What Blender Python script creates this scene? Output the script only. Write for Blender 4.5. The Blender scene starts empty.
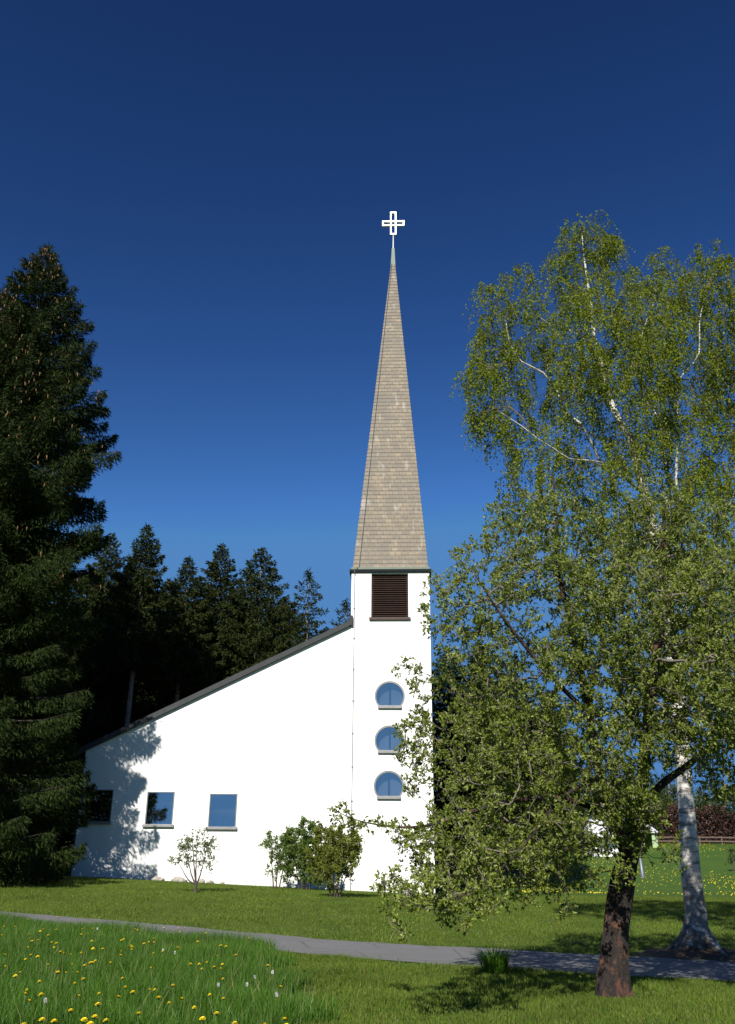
import bpy, math, random
import numpy as np
from mathutils import Vector, Matrix
from mathutils.geometry import tessellate_polygon

R = math.radians
rng = np.random.default_rng(7)
random.seed(7)
sc = bpy.context.scene
col = sc.collection
Wp, Hp, F = 735, 1024, 900.0
PITCH, ROLL, EYE = R(21.6), R(0.5), 1.6
SUN_AZ, SUN_EL = R(16), R(37)          # sun stands behind the photographer, to the left

# ------------------------------------------------------------------ camera
cam_d = bpy.data.cameras.new('camera'); cam = bpy.data.objects.new('camera', cam_d); col.objects.link(cam)
cam_d.sensor_fit = 'VERTICAL'; cam_d.sensor_height = 36; cam_d.lens = 36 * F / Hp; cam_d.clip_end = 6000; cam_d.clip_start = .1
cam.location = (0, 0, EYE)
cam.rotation_mode = 'XYZ'
MC = Matrix.Rotation(R(90) + PITCH, 3, 'X') @ Matrix.Rotation(ROLL, 3, 'Z')
cam.rotation_euler = MC.to_euler('XYZ')
sc.camera = cam

def ray(px, py):
    return (MC @ Vector(((px - Wp / 2) / F, -(py - Hp / 2) / F, -1))).normalized()
def P(px, py, D):
    """world point seen at a pixel, at depth Y = D"""
    d = ray(px, py); return Vector((0, 0, EYE)) + d * (D / d.y)

# ------------------------------------------------------------------ terrain
def sst(a, b, x):
    t = np.clip((x - a) / (b - a), 0, 1); return t * t * (3 - 2 * t)
BIRCH = (P(699, 958, 19.75).x, 19.75)
def height(x, y):
    x = np.asarray(x, float); y = np.asarray(y, float)
    pathY = np.interp(x, [-30, -14, -7, -1.5, 1.5, 6, 12], [46, 33.5, 28, 22.5, 21.5, 18.5, 15]) + .6
    pl = .022 * np.clip(-x, 0, 25)
    wall = 43.2
    pad = np.interp(x, [-30, -13, 4, 9, 30], [1.40, 1.15, .48, .42, .42])
    t = np.clip((y - pathY) / np.maximum(wall - pathY, 4), 0, 1)
    h = pl + (pad - pl) * (.55 * np.sqrt(t + 1e-9) * sst(0, .12, t) + .45 * t)
    h = h + 4.9 * sst(50, 135, y) * np.exp(-((y - 135).clip(0) / 400) ** 2)
    h = h + .018 * np.sin(x * .55 + 1) * np.sin(y * .43) + .008 * np.sin(x * 1.7) * np.cos(y * 1.3 + .5)
    r = np.hypot(x - BIRCH[0], y - BIRCH[1])
    h = h + .26 * np.exp(-(r / .85) ** 2)
    return h
def hz(x, y): return float(height(x, y))
def G(px, py, lift=0.0):
    """ground point seen at a pixel"""
    d = ray(px, py); t = 5.0
    while t < 600:
        p = Vector((0, 0, EYE)) + d * t
        if p.z <= hz(p.x, p.y) + lift: return p
        t += .02 + t * .0004
    return p

# ------------------------------------------------------------------ object helpers
def tag(o, label=None, cat=None, group=None, kind=None):
    if label: o['label'] = label
    if cat: o['category'] = cat
    if group: o['group'] = group
    if kind: o['kind'] = kind
    return o
def empty(name, loc=(0, 0, 0), rz=0.0, label=None, cat=None, group=None):
    o = bpy.data.objects.new(name, None); col.objects.link(o)
    o.location = loc; o.rotation_euler = (0, 0, rz); o.empty_display_size = .3
    return tag(o, label, cat, group)
def mesh_np(name, V, loops, sizes, mat, parent=None, smooth=False):
    V = np.asarray(V, np.float32); loops = np.asarray(loops, np.int32).ravel(); sizes = np.asarray(sizes, np.int32)
    me = bpy.data.meshes.new(name)
    me.vertices.add(len(V)); me.vertices.foreach_set('co', V.ravel())
    me.loops.add(len(loops)); me.loops.foreach_set('vertex_index', loops)
    me.polygons.add(len(sizes))
    st = np.zeros(len(sizes), np.int32); st[1:] = np.cumsum(sizes)[:-1]
    me.polygons.foreach_set('loop_start', st); me.polygons.foreach_set('loop_total', sizes)
    me.polygons.foreach_set('use_smooth', np.full(len(sizes), bool(smooth)))
    me.update(calc_edges=True); me.validate()
    me.materials.append(mat)
    o = bpy.data.objects.new(name, me); col.objects.link(o)
    if parent: o.parent = parent
    return o
class MB:
    def __init__(s): s.v = []; s.f = []
    def add(s, vs, fs):
        b = len(s.v); s.v += [tuple(v) for v in vs]; s.f += [tuple(b + i for i in f) for f in fs]; return s
    def box(s, x0, x1, y0, y1, z0, z1):
        return s.add([(x0,y0,z0),(x1,y0,z0),(x1,y1,z0),(x0,y1,z0),(x0,y0,z1),(x1,y0,z1),(x1,y1,z1),(x0,y1,z1)],
                     [(0,3,2,1),(4,5,6,7),(0,1,5,4),(1,2,6,5),(2,3,7,6),(3,0,4,7)])
    def tube(s, pts, rad, n=8, cap=True):
        V, L = tube_np(pts, rad, n)
        b = len(s.v); s.v += [tuple(v) for v in V]; s.f += [tuple(b + int(i) for i in q) for q in L]
        if cap:
            s.f.append(tuple(b + i for i in range(n))[::-1]); m = b + (len(pts) - 1) * n
            s.f.append(tuple(m + i for i in range(n)))
        return s
    def build(s, name, mat, parent=None, smooth=False):
        return mesh_np(name, s.v, [i for f in s.f for i in f], [len(f) for f in s.f], mat, parent, smooth)
def bevel(o, w=.01, seg=2):
    m = o.modifiers.new('bevel', 'BEVEL'); m.width = w; m.segments = seg; m.limit_method = 'ANGLE'; return o
def tube_np(pts, rad, n=6, wob=0.0):
    pts = np.asarray([tuple(p) for p in pts], float); rad = np.broadcast_to(np.asarray(rad, float), (len(pts),))
    T = np.gradient(pts, axis=0); T /= np.linalg.norm(T, axis=1)[:, None] + 1e-9
    up = np.array([0., 0, 1]) if abs(T[0][2]) < .9 else np.array([1., 0, 0])
    u = np.cross(T[0], up); u /= np.linalg.norm(u)
    V = []; a = np.linspace(0, 2 * np.pi, n, endpoint=False)
    for i in range(len(pts)):
        u = u - T[i] * u.dot(T[i]); u /= np.linalg.norm(u) + 1e-9; w = np.cross(T[i], u)
        rr = rad[i] * (1 + (wob * np.sin(a * 3 + i * .35) + wob * .6 * np.sin(a * 5 - i * .8 + 1) if wob else 0))
        V.append(pts[i] + (np.cos(a) * rr)[:, None] * u + (np.sin(a) * rr)[:, None] * w)
    V = np.concatenate(V); L = []
    k = np.arange(n); k2 = (k + 1) % n
    for i in range(len(pts) - 1):
        L.append(np.stack([i * n + k, i * n + k2, (i + 1) * n + k2, (i + 1) * n + k], 1))
    return V, np.concatenate(L)
def merge_tubes(lst):
    V = []; L = []; b = 0
    for v, l in lst: V.append(v); L.append(l + b); b += len(v)
    return np.concatenate(V), np.concatenate(L)
def quads(name, V, L, mat, parent=None, smooth=False):
    return mesh_np(name, V, L, np.full(len(L), 4), mat, parent, smooth)

# ------------------------------------------------------------------ materials
def mat(name):
    m = bpy.data.materials.new(name); m.use_nodes = True; nt = m.node_tree
    return m, nt, nt.nodes['Principled BSDF'], nt.nodes['Material Output']
def nd(nt, t, **kw):
    n = nt.nodes.new(t)
    for k, v in kw.items():
        if k.startswith('_'): setattr(n, k[1:], v)
        else: n.inputs[k.replace('0', ' ') if k not in n.inputs else k].default_value = v
    return n
def ramp(nt, src, stops):
    r = nt.nodes.new('ShaderNodeValToRGB'); e = r.color_ramp.elements
    while len(e) < len(stops): e.new(.5)
    for i, (p, c) in enumerate(stops):
        e[i].position = p; e[i].color = (c[0], c[1], c[2], 1) if hasattr(c, '__len__') else (c, c, c, 1)
    nt.links.new(src, r.inputs[0]); return r.outputs[0]
def noise(nt, scale, detail=4, rough=.55, vec=None, dist=0):
    n = nt.nodes.new('ShaderNodeTexNoise'); n.inputs['Scale'].default_value = scale; n.inputs['Detail'].default_value = detail
    n.inputs['Roughness'].default_value = rough; n.inputs['Distortion'].default_value = dist
    if vec is None: vec = nt.nodes.new('ShaderNodeTexCoord').outputs['Object']
    nt.links.new(vec, n.inputs['Vector']); return n.outputs['Fac']
def mapping(nt, scale):
    t = nt.nodes.new('ShaderNodeTexCoord'); m = nt.nodes.new('ShaderNodeMapping'); m.inputs['Scale'].default_value = scale
    nt.links.new(t.outputs['Object'], m.inputs['Vector']); return m.outputs[0]
def mixc(nt, f, a, b, mode='MIX'):
    m = nt.nodes.new('ShaderNodeMix'); m.data_type = 'RGBA'; m.blend_type = mode
    for s, v in (('Factor', f), ('A', a), ('B', b)):
        i = [x for x in m.inputs if x.name == s and (x.type == 'RGBA' if s != 'Factor' else x.type == 'VALUE')][0]
        if hasattr(v, 'is_linked') or hasattr(v, 'links'): nt.links.new(v, i)
        else: i.default_value = v if s == 'Factor' else (*v, 1)
    return [x for x in m.outputs if x.type == 'RGBA'][0]
def bump(nt, h, b, strength=.4, dist=.02):
    n = nt.nodes.new('ShaderNodeBump'); n.inputs['Strength'].default_value = strength; n.inputs['Distance'].default_value = dist
    nt.links.new(h, n.inputs['Height']); nt.links.new(n.outputs[0], b.inputs['Normal'])
def simple(name, c, rough=.6, metal=0, c2=None, scale=8, bmp=0, spec=.5):
    m, nt, b, o = mat(name)
    n = noise(nt, scale)
    nt.links.new(ramp(nt, n, [(.3, c), (.7, c2 or tuple(x * .8 for x in c))]), b.inputs['Base Color'])
    b.inputs['Roughness'].default_value = rough; b.inputs['Metallic'].default_value = metal
    b.inputs['Specular IOR Level'].default_value = spec
    if bmp: bump(nt, noise(nt, scale * 3), b, bmp)
    return m
def leafmat(name, ca, cb, trans=.35, rough=.5, spec=.4, cc=None):
    m, nt, b, o = mat(name)
    g = nt.nodes.new('ShaderNodeNewGeometry')
    st = [(0, ca), (1, cb)] if cc is None else [(0, ca), (.75, cb), (1, cc)]
    c = ramp(nt, g.outputs['Random Per Island'], st)
    big = noise(nt, .55, 2)
    c = mixc(nt, 1.0, c, ramp(nt, big, [(.3, (.78, .8, .75)), (.7, (1.15, 1.12, 1.1))]), 'MULTIPLY')
    nt.links.new(c, b.inputs['Base Color']); b.inputs['Roughness'].default_value = rough; b.inputs['Specular IOR Level'].default_value = spec
    if trans:
        t = nt.nodes.new('ShaderNodeBsdfTranslucent'); nt.links.new(mixc(nt, 1.0, c, (1.3, 1.4, .7), 'MULTIPLY'), t.inputs[0])
        mx = nt.nodes.new('ShaderNodeMixShader'); mx.inputs[0].default_value = trans
        nt.links.new(b.outputs[0], mx.inputs[1]); nt.links.new(t.outputs[0], mx.inputs[2]); nt.links.new(mx.outputs[0], o.inputs[0])
    return m

def white_wall():
    m, nt, b, o = mat('white_render')
    a = noise(nt, .5, 6, .6); s = noise(nt, 1.2, 5, .6, mapping(nt, (1.4, 1.4, .25)))
    c = mixc(nt, ramp(nt, s, [(.45, 0.), (.8, .35)]), (.80, .80, .79), (.68, .68, .66))
    c = mixc(nt, ramp(nt, a, [(.55, 0.), (.75, .25)]), c, (.72, .72, .70))
    tc = nt.nodes.new('ShaderNodeTexCoord'); sp = nt.nodes.new('ShaderNodeSeparateXYZ'); nt.links.new(tc.outputs['Object'], sp.inputs[0])
    mr = nt.nodes.new('ShaderNodeMapRange'); nt.links.new(sp.outputs[2], mr.inputs[0]); mr.inputs[1].default_value = 1.75; mr.inputs[2].default_value = .6
    ml = nt.nodes.new('ShaderNodeMath'); ml.operation = 'MULTIPLY'; nt.links.new(mr.outputs[0], ml.inputs[0]); nt.links.new(ramp(nt, noise(nt, 2.2, 6, .7), [(.38, 0.), (.66, .75)]), ml.inputs[1])
    c = mixc(nt, ml.outputs[0], c, (.46, .46, .40))
    nt.links.new(c, b.inputs['Base Color']); b.inputs['Roughness'].default_value = .85; b.inputs['Specular IOR Level'].default_value = .2
    bump(nt, noise(nt, 28, 5), b, .35, .012); return m
def slate(zoff=0.0, row=.29):
    m, nt, b, o = mat('weathered_slate')
    tc = nt.nodes.new('ShaderNodeTexCoord'); sp = nt.nodes.new('ShaderNodeSeparateXYZ'); nt.links.new(tc.outputs['Object'], sp.inputs[0])
    ad = nt.nodes.new('ShaderNodeMath'); ad.operation = 'ADD'; nt.links.new(sp.outputs[0], ad.inputs[0]); nt.links.new(sp.outputs[1], ad.inputs[1])
    cb = nt.nodes.new('ShaderNodeCombineXYZ'); nt.links.new(ad.outputs[0], cb.inputs[0]); zo = nt.nodes.new('ShaderNodeMath'); zo.operation = 'SUBTRACT'; zo.inputs[1].default_value = zoff; nt.links.new(sp.outputs[2], zo.inputs[0]); nt.links.new(zo.outputs[0], cb.inputs[1])
    wb = nt.nodes.new('ShaderNodeTexNoise'); wb.inputs['Scale'].default_value = 2.6; wb.inputs['Detail'].default_value = 3; nt.links.new(tc.outputs['Object'], wb.inputs['Vector'])
    wm = nt.nodes.new('ShaderNodeVectorMath'); wm.operation = 'SCALE'; wm.inputs['Scale'].default_value = .12; nt.links.new(wb.outputs['Color'], wm.inputs[0])
    wa = nt.nodes.new('ShaderNodeVectorMath'); nt.links.new(cb.outputs[0], wa.inputs[0]); nt.links.new(wm.outputs[0], wa.inputs[1])
    br = nt.nodes.new('ShaderNodeTexBrick'); nt.links.new(wa.outputs[0], br.inputs['Vector'])
    br.inputs['Scale'].default_value = 1; br.inputs['Brick Width'].default_value = .34; br.inputs['Row Height'].default_value = row
    br.inputs['Mortar Size'].default_value = .012; br.inputs['Color1'].default_value = (.265, .213, .145, 1); br.inputs['Color2'].default_value = (.175, .148, .112, 1)
    br.inputs['Mortar'].default_value = (.10, .09, .075, 1)
    n1 = noise(nt, 1.3, 6, .75); c = mixc(nt, ramp(nt, n1, [(.42, 0.), (.62, .75)]), br.outputs['Color'], (.15, .135, .115))
    n2 = noise(nt, 1.1, 3, .6, mapping(nt, (2.2, 2.2, .9)))
    c = mixc(nt, ramp(nt, n2, [(.60, 0.), (.70, .6)]), c, (.38, .35, .31))
    nt.links.new(c, b.inputs['Base Color']); b.inputs['Roughness'].default_value = .75; bump(nt, noise(nt, 9), b, .5, .03); return m
def glass():
    m, nt, b, o = mat('window_glass')
    gl = nt.nodes.new('ShaderNodeBsdfGlossy'); gl.inputs['Roughness'].default_value = .01; gl.inputs['Color'].default_value = (.96, .92, .86, 1)
    tr = nt.nodes.new('ShaderNodeBsdfTransparent'); tr.inputs[0].default_value = (.62, .68, .72, 1)
    mx = nt.nodes.new('ShaderNodeMixShader'); mx.inputs[0].default_value = .62
    nt.links.new(tr.outputs[0], mx.inputs[1]); nt.links.new(gl.outputs[0], mx.inputs[2]); nt.links.new(mx.outputs[0], o.inputs[0]); 
    bp = nt.nodes.new('ShaderNodeBump'); bp.inputs['Strength'].default_value = .0015; nt.links.new(noise(nt, 1.5, 1), bp.inputs['Height']); nt.links.new(bp.outputs[0], gl.inputs['Normal'])
    return m
def asphalt():
    m, nt, b, o = mat('asphalt')
    c = ramp(nt, noise(nt, 60, 6, .7), [(.3, (.085, .085, .09)), (.7, (.18, .178, .175))])
    c = mixc(nt, ramp(nt, noise(nt, .8, 5, .6), [(.4, 0.), (.7, .4)]), c, (.10, .095, .085))
    nt.links.new(c, b.inputs['Base Color']); b.inputs['Roughness'].default_value = .9; bump(nt, noise(nt, 90), b, .5, .01)
    vo = nt.nodes.new('ShaderNodeTexVoronoi'); vo.feature = 'DISTANCE_TO_EDGE'; vo.inputs['Scale'].default_value = .55; tc = nt.nodes.new('ShaderNodeTexCoord'); ad = nt.nodes.new('ShaderNodeVectorMath'); nt.links.new(tc.outputs['Object'], ad.inputs[0]); nz = nt.nodes.new('ShaderNodeTexNoise'); nz.inputs['Scale'].default_value = 1.5; nt.links.new(nz.outputs['Color'], ad.inputs[1]); nt.links.new(ad.outputs[0], vo.inputs['Vector'])
    c = mixc(nt, ramp(nt, vo.outputs[0], [(0, .8), (.012, 0.)]), c, (.05, .05, .045)); nt.links.new(c, b.inputs['Base Color']); return m
def birch_bark():
    m, nt, b, o = mat('birch_bark')
    n = noise(nt, 3.2, 6, .65, mapping(nt, (1.2, 1.2, 4.5)), .4); n2 = noise(nt, 1.6, 5, .7)
    c = mixc(nt, ramp(nt, n, [(.50, 0.), (.58, .85)]), (.56, .53, .48), (.11, .10, .085))
    c = mixc(nt, ramp(nt, n2, [(.52, 0.), (.66, .8)]), c, (.17, .15, .125))
    tc = nt.nodes.new('ShaderNodeTexCoord'); sp = nt.nodes.new('ShaderNodeSeparateXYZ'); nt.links.new(tc.outputs['Object'], sp.inputs[0])
    mr = nt.nodes.new('ShaderNodeMapRange'); nt.links.new(sp.outputs[2], mr.inputs[0]); mr.inputs[1].default_value = 2.3; mr.inputs[2].default_value = .2
    ml = nt.nodes.new('ShaderNodeMath'); ml.operation = 'MULTIPLY'; nt.links.new(mr.outputs[0], ml.inputs[0]); nt.links.new(ramp(nt, noise(nt, 5, 4), [(.42, 0.25), (.5, 1.)]), ml.inputs[1])
    c = mixc(nt, ml.outputs[0], c, (.07, .055, .045))
    nt.links.new(c, b.inputs['Base Color']); b.inputs['Roughness'].default_value = .8; bump(nt, n, b, .7, .02); return m
def rough_bark(name, a, bb, cc):
    m, nt, b, o = mat(name)
    n = noise(nt, 9, 6, .75, mapping(nt, (1.7, 1.7, .6)), .8); n2 = noise(nt, 4.2, 6, .72, mapping(nt, (1.3, 1.3, .8)), .5)
    c = ramp(nt, n, [(.38, a), (.62, bb)]); c = mixc(nt, ramp(nt, n2, [(.5, 0.), (.62, .8)]), c, cc)
    nt.links.new(c, b.inputs['Base Color']); b.inputs['Roughness'].default_value = .9; bump(nt, n, b, 1.0, .12); return m
def ground_mat():
    m, nt, b, o = mat('lawn_ground')
    c = ramp(nt, noise(nt, .35, 6, .6), [(.3, (.060, .100, .010)), (.55, (.082, .122, .012)), (.75, (.108, .140, .018))])
    c = mixc(nt, ramp(nt, noise(nt, 5, 6, .75), [(.35, 0.), (.75, .6)]), c, (.040, .066, .010))
    c = mixc(nt, ramp(nt, noise(nt, 1.1, 5, .7), [(.62, 0.), (.78, .45)]), c, (.16, .13, .07))
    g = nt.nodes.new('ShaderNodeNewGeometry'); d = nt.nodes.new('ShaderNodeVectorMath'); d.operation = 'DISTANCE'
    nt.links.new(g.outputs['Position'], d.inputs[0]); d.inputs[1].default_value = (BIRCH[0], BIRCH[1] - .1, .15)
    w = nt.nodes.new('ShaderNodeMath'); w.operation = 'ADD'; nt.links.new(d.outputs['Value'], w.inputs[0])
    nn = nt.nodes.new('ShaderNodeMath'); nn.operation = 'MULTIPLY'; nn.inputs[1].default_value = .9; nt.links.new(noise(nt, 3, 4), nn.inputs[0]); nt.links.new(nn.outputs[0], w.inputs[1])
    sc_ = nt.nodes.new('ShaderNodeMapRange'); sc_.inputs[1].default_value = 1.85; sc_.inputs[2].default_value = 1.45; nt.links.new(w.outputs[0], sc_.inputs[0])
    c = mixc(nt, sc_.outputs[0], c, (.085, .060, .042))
    # deeper green hay meadow beyond
    sp = nt.nodes.new('ShaderNodeSeparateXYZ'); nt.links.new(g.outputs['Position'], sp.inputs[0])
    mr = nt.nodes.new('ShaderNodeMapRange'); mr.inputs[1].default_value = 46; mr.inputs[2].default_value = 52; nt.links.new(sp.outputs[1], mr.inputs[0])
    c = mixc(nt, mr.outputs[0], c, ramp(nt, noise(nt, .25, 5), [(.3, (.045, .095, .014)), (.7, (.065, .115, .016))]))
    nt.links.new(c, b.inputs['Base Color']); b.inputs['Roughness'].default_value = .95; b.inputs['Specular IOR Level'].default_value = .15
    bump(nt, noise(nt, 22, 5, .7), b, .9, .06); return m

M = dict(
    wall=white_wall(), glass=glass(), asphalt=asphalt(), birch=birch_bark(), ground=ground_mat(),
    apple_bark=rough_bark('apple_bark', (.012, .009, .008), (.055, .038, .030), (.20, .08, .045)),
    spruce_bark=rough_bark('spruce_bark', (.14, .11, .085), (.34, .28, .22), (.42, .36, .30)),
    dark_bark=simple('dark_bark', (.035, .028, .022), .9), shrub_bark=simple('shrub_bark', (.07, .05, .042), .9),
    twig=simple('twig_bark', (.10, .085, .070), .85, c2=(.15, .125, .10)),
    birch_twig=simple('birch_twig', (.11, .075, .055), .8),
    fascia=simple('lead_fascia', (.055, .06, .062), .85, 0, scale=3, spec=.2), roof=simple('grey_roofing', (.10, .10, .105), .7, scale=3),
    copper=simple('green_copper', (.085, .135, .12), .6, .2, c2=(.14, .15, .10), scale=5),
    gutter=simple('dark_gutter', (.016, .02, .022), .9, 0, spec=.1), alu=simple('grey_frame', (.22, .225, .23), .45, .3, scale=3),
    sill=simple('sill_metal', (.26, .26, .26), .6, .3, scale=4), wood=simple('louver_wood', (.048, .028, .024), .9, c2=(.032, .02, .017), scale=6, spec=.1),
    louver_sill=simple('louver_sill_wood', (.10, .078, .068), .9, spec=.1), cable=simple('conductor_metal', (.25, .25, .24), .5, .6),
    gold=simple('bright_gilt_metal', (.95, .93, .84), .32, .45, c2=(.93, .90, .80), scale=3), dark=simple('dark_room', (.05, .05, .05), .9),
    candle=simple('candle_wax', (.8, .78, .72), .5), stone=simple('pale_stone', (.36, .33, .29), .9, c2=(.26, .24, .21), scale=6, bmp=.5),
    shed_white=simple('white_boards', (.8, .8, .8), .6), shed_green=simple('pale_green_boards', (.34, .46, .25), .6),
    shed_roof=simple('pale_roof_sheet', (.62, .63, .65), .5), post=simple('grey_post', (.16, .19, .21), .5, .4), fence=simple('fence_wood', (.12, .085, .065), .85),
    spruce=leafmat('spruce_needles', (.010, .019, .004), (.036, .046, .009), .08, .7, .12),
    spruce_big=leafmat('spruce_needles_olive', (.009, .020, .004), (.033, .049, .010), .10, .7, .12),  # needle colour of the two big cone-bearing spruces
    added_curtain=simple('added_curtain_cloth', (.52, .53, .54), .9, c2=(.42, .44, .45), scale=2),  # pale cloth added behind the panes to lighten the glass
    cone=simple('spruce_cone', (.16, .075, .03), .8, c2=(.23, .12, .05), scale=3),
    birch_leaf=leafmat('birch_leaves', (.072, .108, .005), (.19, .245, .013), .36, .5, .2, (.22, .21, .03)),
    apple_leaf=leafmat('apple_leaves', (.060, .090, .010), (.225, .275, .040), .38, .5, .3, (.34, .37, .15)),
    shrub_leaf=leafmat('shrub_leaves', (.08, .14, .02), (.17, .25, .05), .45), brown_leaf=leafmat('young_brown_leaves', (.12, .15, .02), (.25, .27, .05), .45),
    pale_leaf=leafmat('pale_leaves', (.10, .15, .06), (.24, .27, .16), .3),
    hedge_leaf=leafmat('copper_leaves', (.028, .013, .010), (.065, .028, .018), .12), far_leaf=leafmat('far_leaves', (.035, .055, .01), (.08, .10, .02), .3),
    tall_grass=leafmat('meadow_grass', (.038, .100, .010), (.105, .215, .024), .4, .5, .3), mown=leafmat('lawn_grass', (.060, .112, .010), (.125, .185, .022), .30, .6, .2, (.17, .15, .06)),
    straw=leafmat('dry_stem', (.16, .17, .06), (.26, .22, .12), .2), clover=leafmat('clover_leaves', (.03, .075, .015), (.06, .12, .025), .3),
    stem=simple('flower_stem', (.07, .14, .03), .6), yellow=simple('dandelion_yellow', (.82, .70, .015), .6, c2=(.78, .58, .012), scale=60), puff=simple('seed_head', (.7, .7, .68), .9),
)

# ------------------------------------------------------------------ setting: ground and path
xs = np.unique(np.concatenate([-np.geomspace(24, 3000, 30), np.arange(-24, 24, .3), np.geomspace(24, 3000, 30)]))
ys = np.unique(np.concatenate([-np.geomspace(1, 3000, 20), np.arange(0, 8, 1), np.arange(8, 48, .25), np.geomspace(48, 3500, 70)]))
XX, YY = np.meshgrid(xs, ys); ZZ = height(XX, YY)
nx, ny = len(xs), len(ys)
idx = np.arange(nx * ny).reshape(ny, nx)
L = np.stack([idx[:-1, :-1], idx[:-1, 1:], idx[1:, 1:], idx[1:, :-1]], -1).reshape(-1, 4)
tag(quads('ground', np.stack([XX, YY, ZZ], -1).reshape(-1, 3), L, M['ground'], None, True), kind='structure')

up_px = [(-60, 907), (0, 912), (100, 920), (200, 929), (300, 938), (400, 945), (500, 950), (600, 956), (680, 960), (735, 964), (800, 968)]
lo_px = [(-60, 918), (0, 923), (100, 932), (200, 943), (265, 951), (360, 960), (453, 967), (540, 972), (620, 977), (735, 983), (800, 987)]
UP = np.array([G(*p)[:2] for p in up_px]); LO = np.array([G(*p)[:2] for p in lo_px])
def extend(A):
    d0 = A[0] - A[2]; d1 = A[-1] - A[-3]
    return np.concatenate([[A[0] + d0 * 6], A, [A[-1] + d1 * 4]])
UP, LO = extend(UP), extend(LO)
def yu(x): return np.interp(x, UP[:, 0], UP[:, 1])
def yl(x): return np.interp(x, LO[:, 0], LO[:, 1])
n = 500; px_ = np.linspace(-34, 12, n); a_, b_ = yl(px_), yu(px_)
a_ = a_ + .06 * np.sin(px_ * 3.1) + .03 * np.sin(px_ * 8.3); b_ = b_ + .05 * np.sin(px_ * 2.7 + 1) + .03 * np.sin(px_ * 7.1)
k = 25; t = np.linspace(0, 1, k)
PY = a_[:, None] * (1 - t) + b_[:, None] * t; PX = np.repeat(px_[:, None], k, 1); PZ = height(PX, PY) + .022
idx = np.arange(n * k).reshape(n, k); L = np.stack([idx[:-1, :-1], idx[1:, :-1], idx[1:, 1:], idx[:-1, 1:]], -1).reshape(-1, 4)
tag(quads('path', np.stack([PX, PY, PZ], -1).reshape(-1, 3), L, M['asphalt'], None, True), kind='structure')

# ------------------------------------------------------------------ grass
MX = [G(265, 950), G(280, 975), G(296, 1000), G(310, 1024)]
MY = np.array([p.y for p in MX])[::-1]; MXX = np.array([p.x for p in MX])[::-1]
def meadow(x, y): return x < np.interp(y, MY, MXX) + .25 * np.sin(y * 2.3) + .12 * np.sin(y * 5.7)
def in_view(x, y):
    zc = y * math.cos(PITCH); px = Wp / 2 + x / zc * F
    return (px > -60) & (px < Wp + 60)
def blades(name, n, region, hfun, w, matr, x0, x1, y0, y1, lean=.35, seg=2, dens=None):
    x = rng.uniform(x0, x1, n * 3); y = rng.uniform(y0, y1, n * 3)
    ok = region(x, y) & in_view(x, y)
    if dens is not None: ok &= rng.random(len(x)) < dens(x, y)
    x, y = x[ok][:n], y[ok][:n]; n = len(x); z = height(x, y)
    h = hfun(x, y, n); a = rng.uniform(0, 2 * np.pi, n); la = rng.uniform(0, 2 * np.pi, n); ln = rng.random(n) ** 1.5 * lean * h
    dx, dy = np.cos(a) * w / 2, np.sin(a) * w / 2; lx, ly = np.cos(la) * ln, np.sin(la) * ln
    b = np.stack([x, y, z - .01], 1); wv = np.stack([dx, dy, np.zeros(n)], 1)
    wj = rng.uniform(.7, 1.3, n)[:, None]; wv = wv * wj
    mid = b + np.stack([lx * .35, ly * .35, h * .55], 1); tip = b + np.stack([lx, ly, h], 1)
    V = np.stack([b - wv, b + wv, mid + wv * .8, mid - wv * .8, tip], 1).reshape(-1, 3)
    k = np.arange(n) * 5
    q = np.stack([k, k + 1, k + 2, k + 3], 1); tr = np.stack([k + 3, k + 2, k + 4], 1)
    loops = np.concatenate([q, tr], 1).ravel(); sizes = np.tile([4, 3], n)
    return tag(mesh_np(name, V, loops, sizes, matr), kind='stuff')
def patch(x, y, s=1.0, ph=0): return .5 + .25 * np.sin(x * 1.9 * s + ph + np.sin(y * 1.3 * s)) + .25 * np.sin(y * 2.3 * s + 1.7 * ph + np.sin(x * 1.1 * s + 2))
blades('meadow_grass', 170000, lambda x, y: meadow(x, y) & (y < yl(x) - .05), lambda x, y, n: (.16 + .20 * rng.random(n)) * (.65 + .5 * patch(x, y)),
       .0085, M['tall_grass'], -16, 1, 9.5, 36, .8)['label'] = 'tall blue-green meadow grass in the left foreground'
blades('mown_grass', 130000, lambda x, y: ~meadow(x, y) & (y < yl(x) - .02), lambda x, y, n: (.035 + .05 * rng.random(n)) * (.6 + .9 * patch(x, y, 1.4, 2)),
       .010, M['mown'], -4, 12, 9.5, 22, .9)
blades('lawn_grass', 200000, lambda x, y: (y > yu(x) + .02) & (np.hypot(x - BIRCH[0], y - BIRCH[1]) > 1.25) & ~((y > 43.2) & (x < 6)), lambda x, y, n: (.03 + .05 * rng.random(n)) * (.7 + .7 * patch(x, y, .8, 1)),
       .016, M['mown'], -22, 24, 17, 47, .9)
blades('path_edge_grass', 9000, lambda x, y: (np.abs(y - yu(x)) < .16) | (np.abs(y - yl(x)) < .13), lambda x, y, n: .05 + .09 * rng.random(n),
       .014, M['mown'], -20, 10, 14, 44, 1.1)

blades('dry_grass_stems', 2600, lambda x, y: meadow(x, y) & (y < yl(x) - .1), lambda x, y, n: .24 + .20 * rng.random(n), .006, M['straw'], -16, 1, 9.5, 34, .6)
blades('clover', 16000, lambda x, y: (y < yl(x) - .02) & ~meadow(x, y) & (patch(x, y, 2.2, 4) > .62), lambda x, y, n: .03 + .03 * rng.random(n), .028, M['clover'], -4, 12, 9.5, 22, 1.6)
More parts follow.
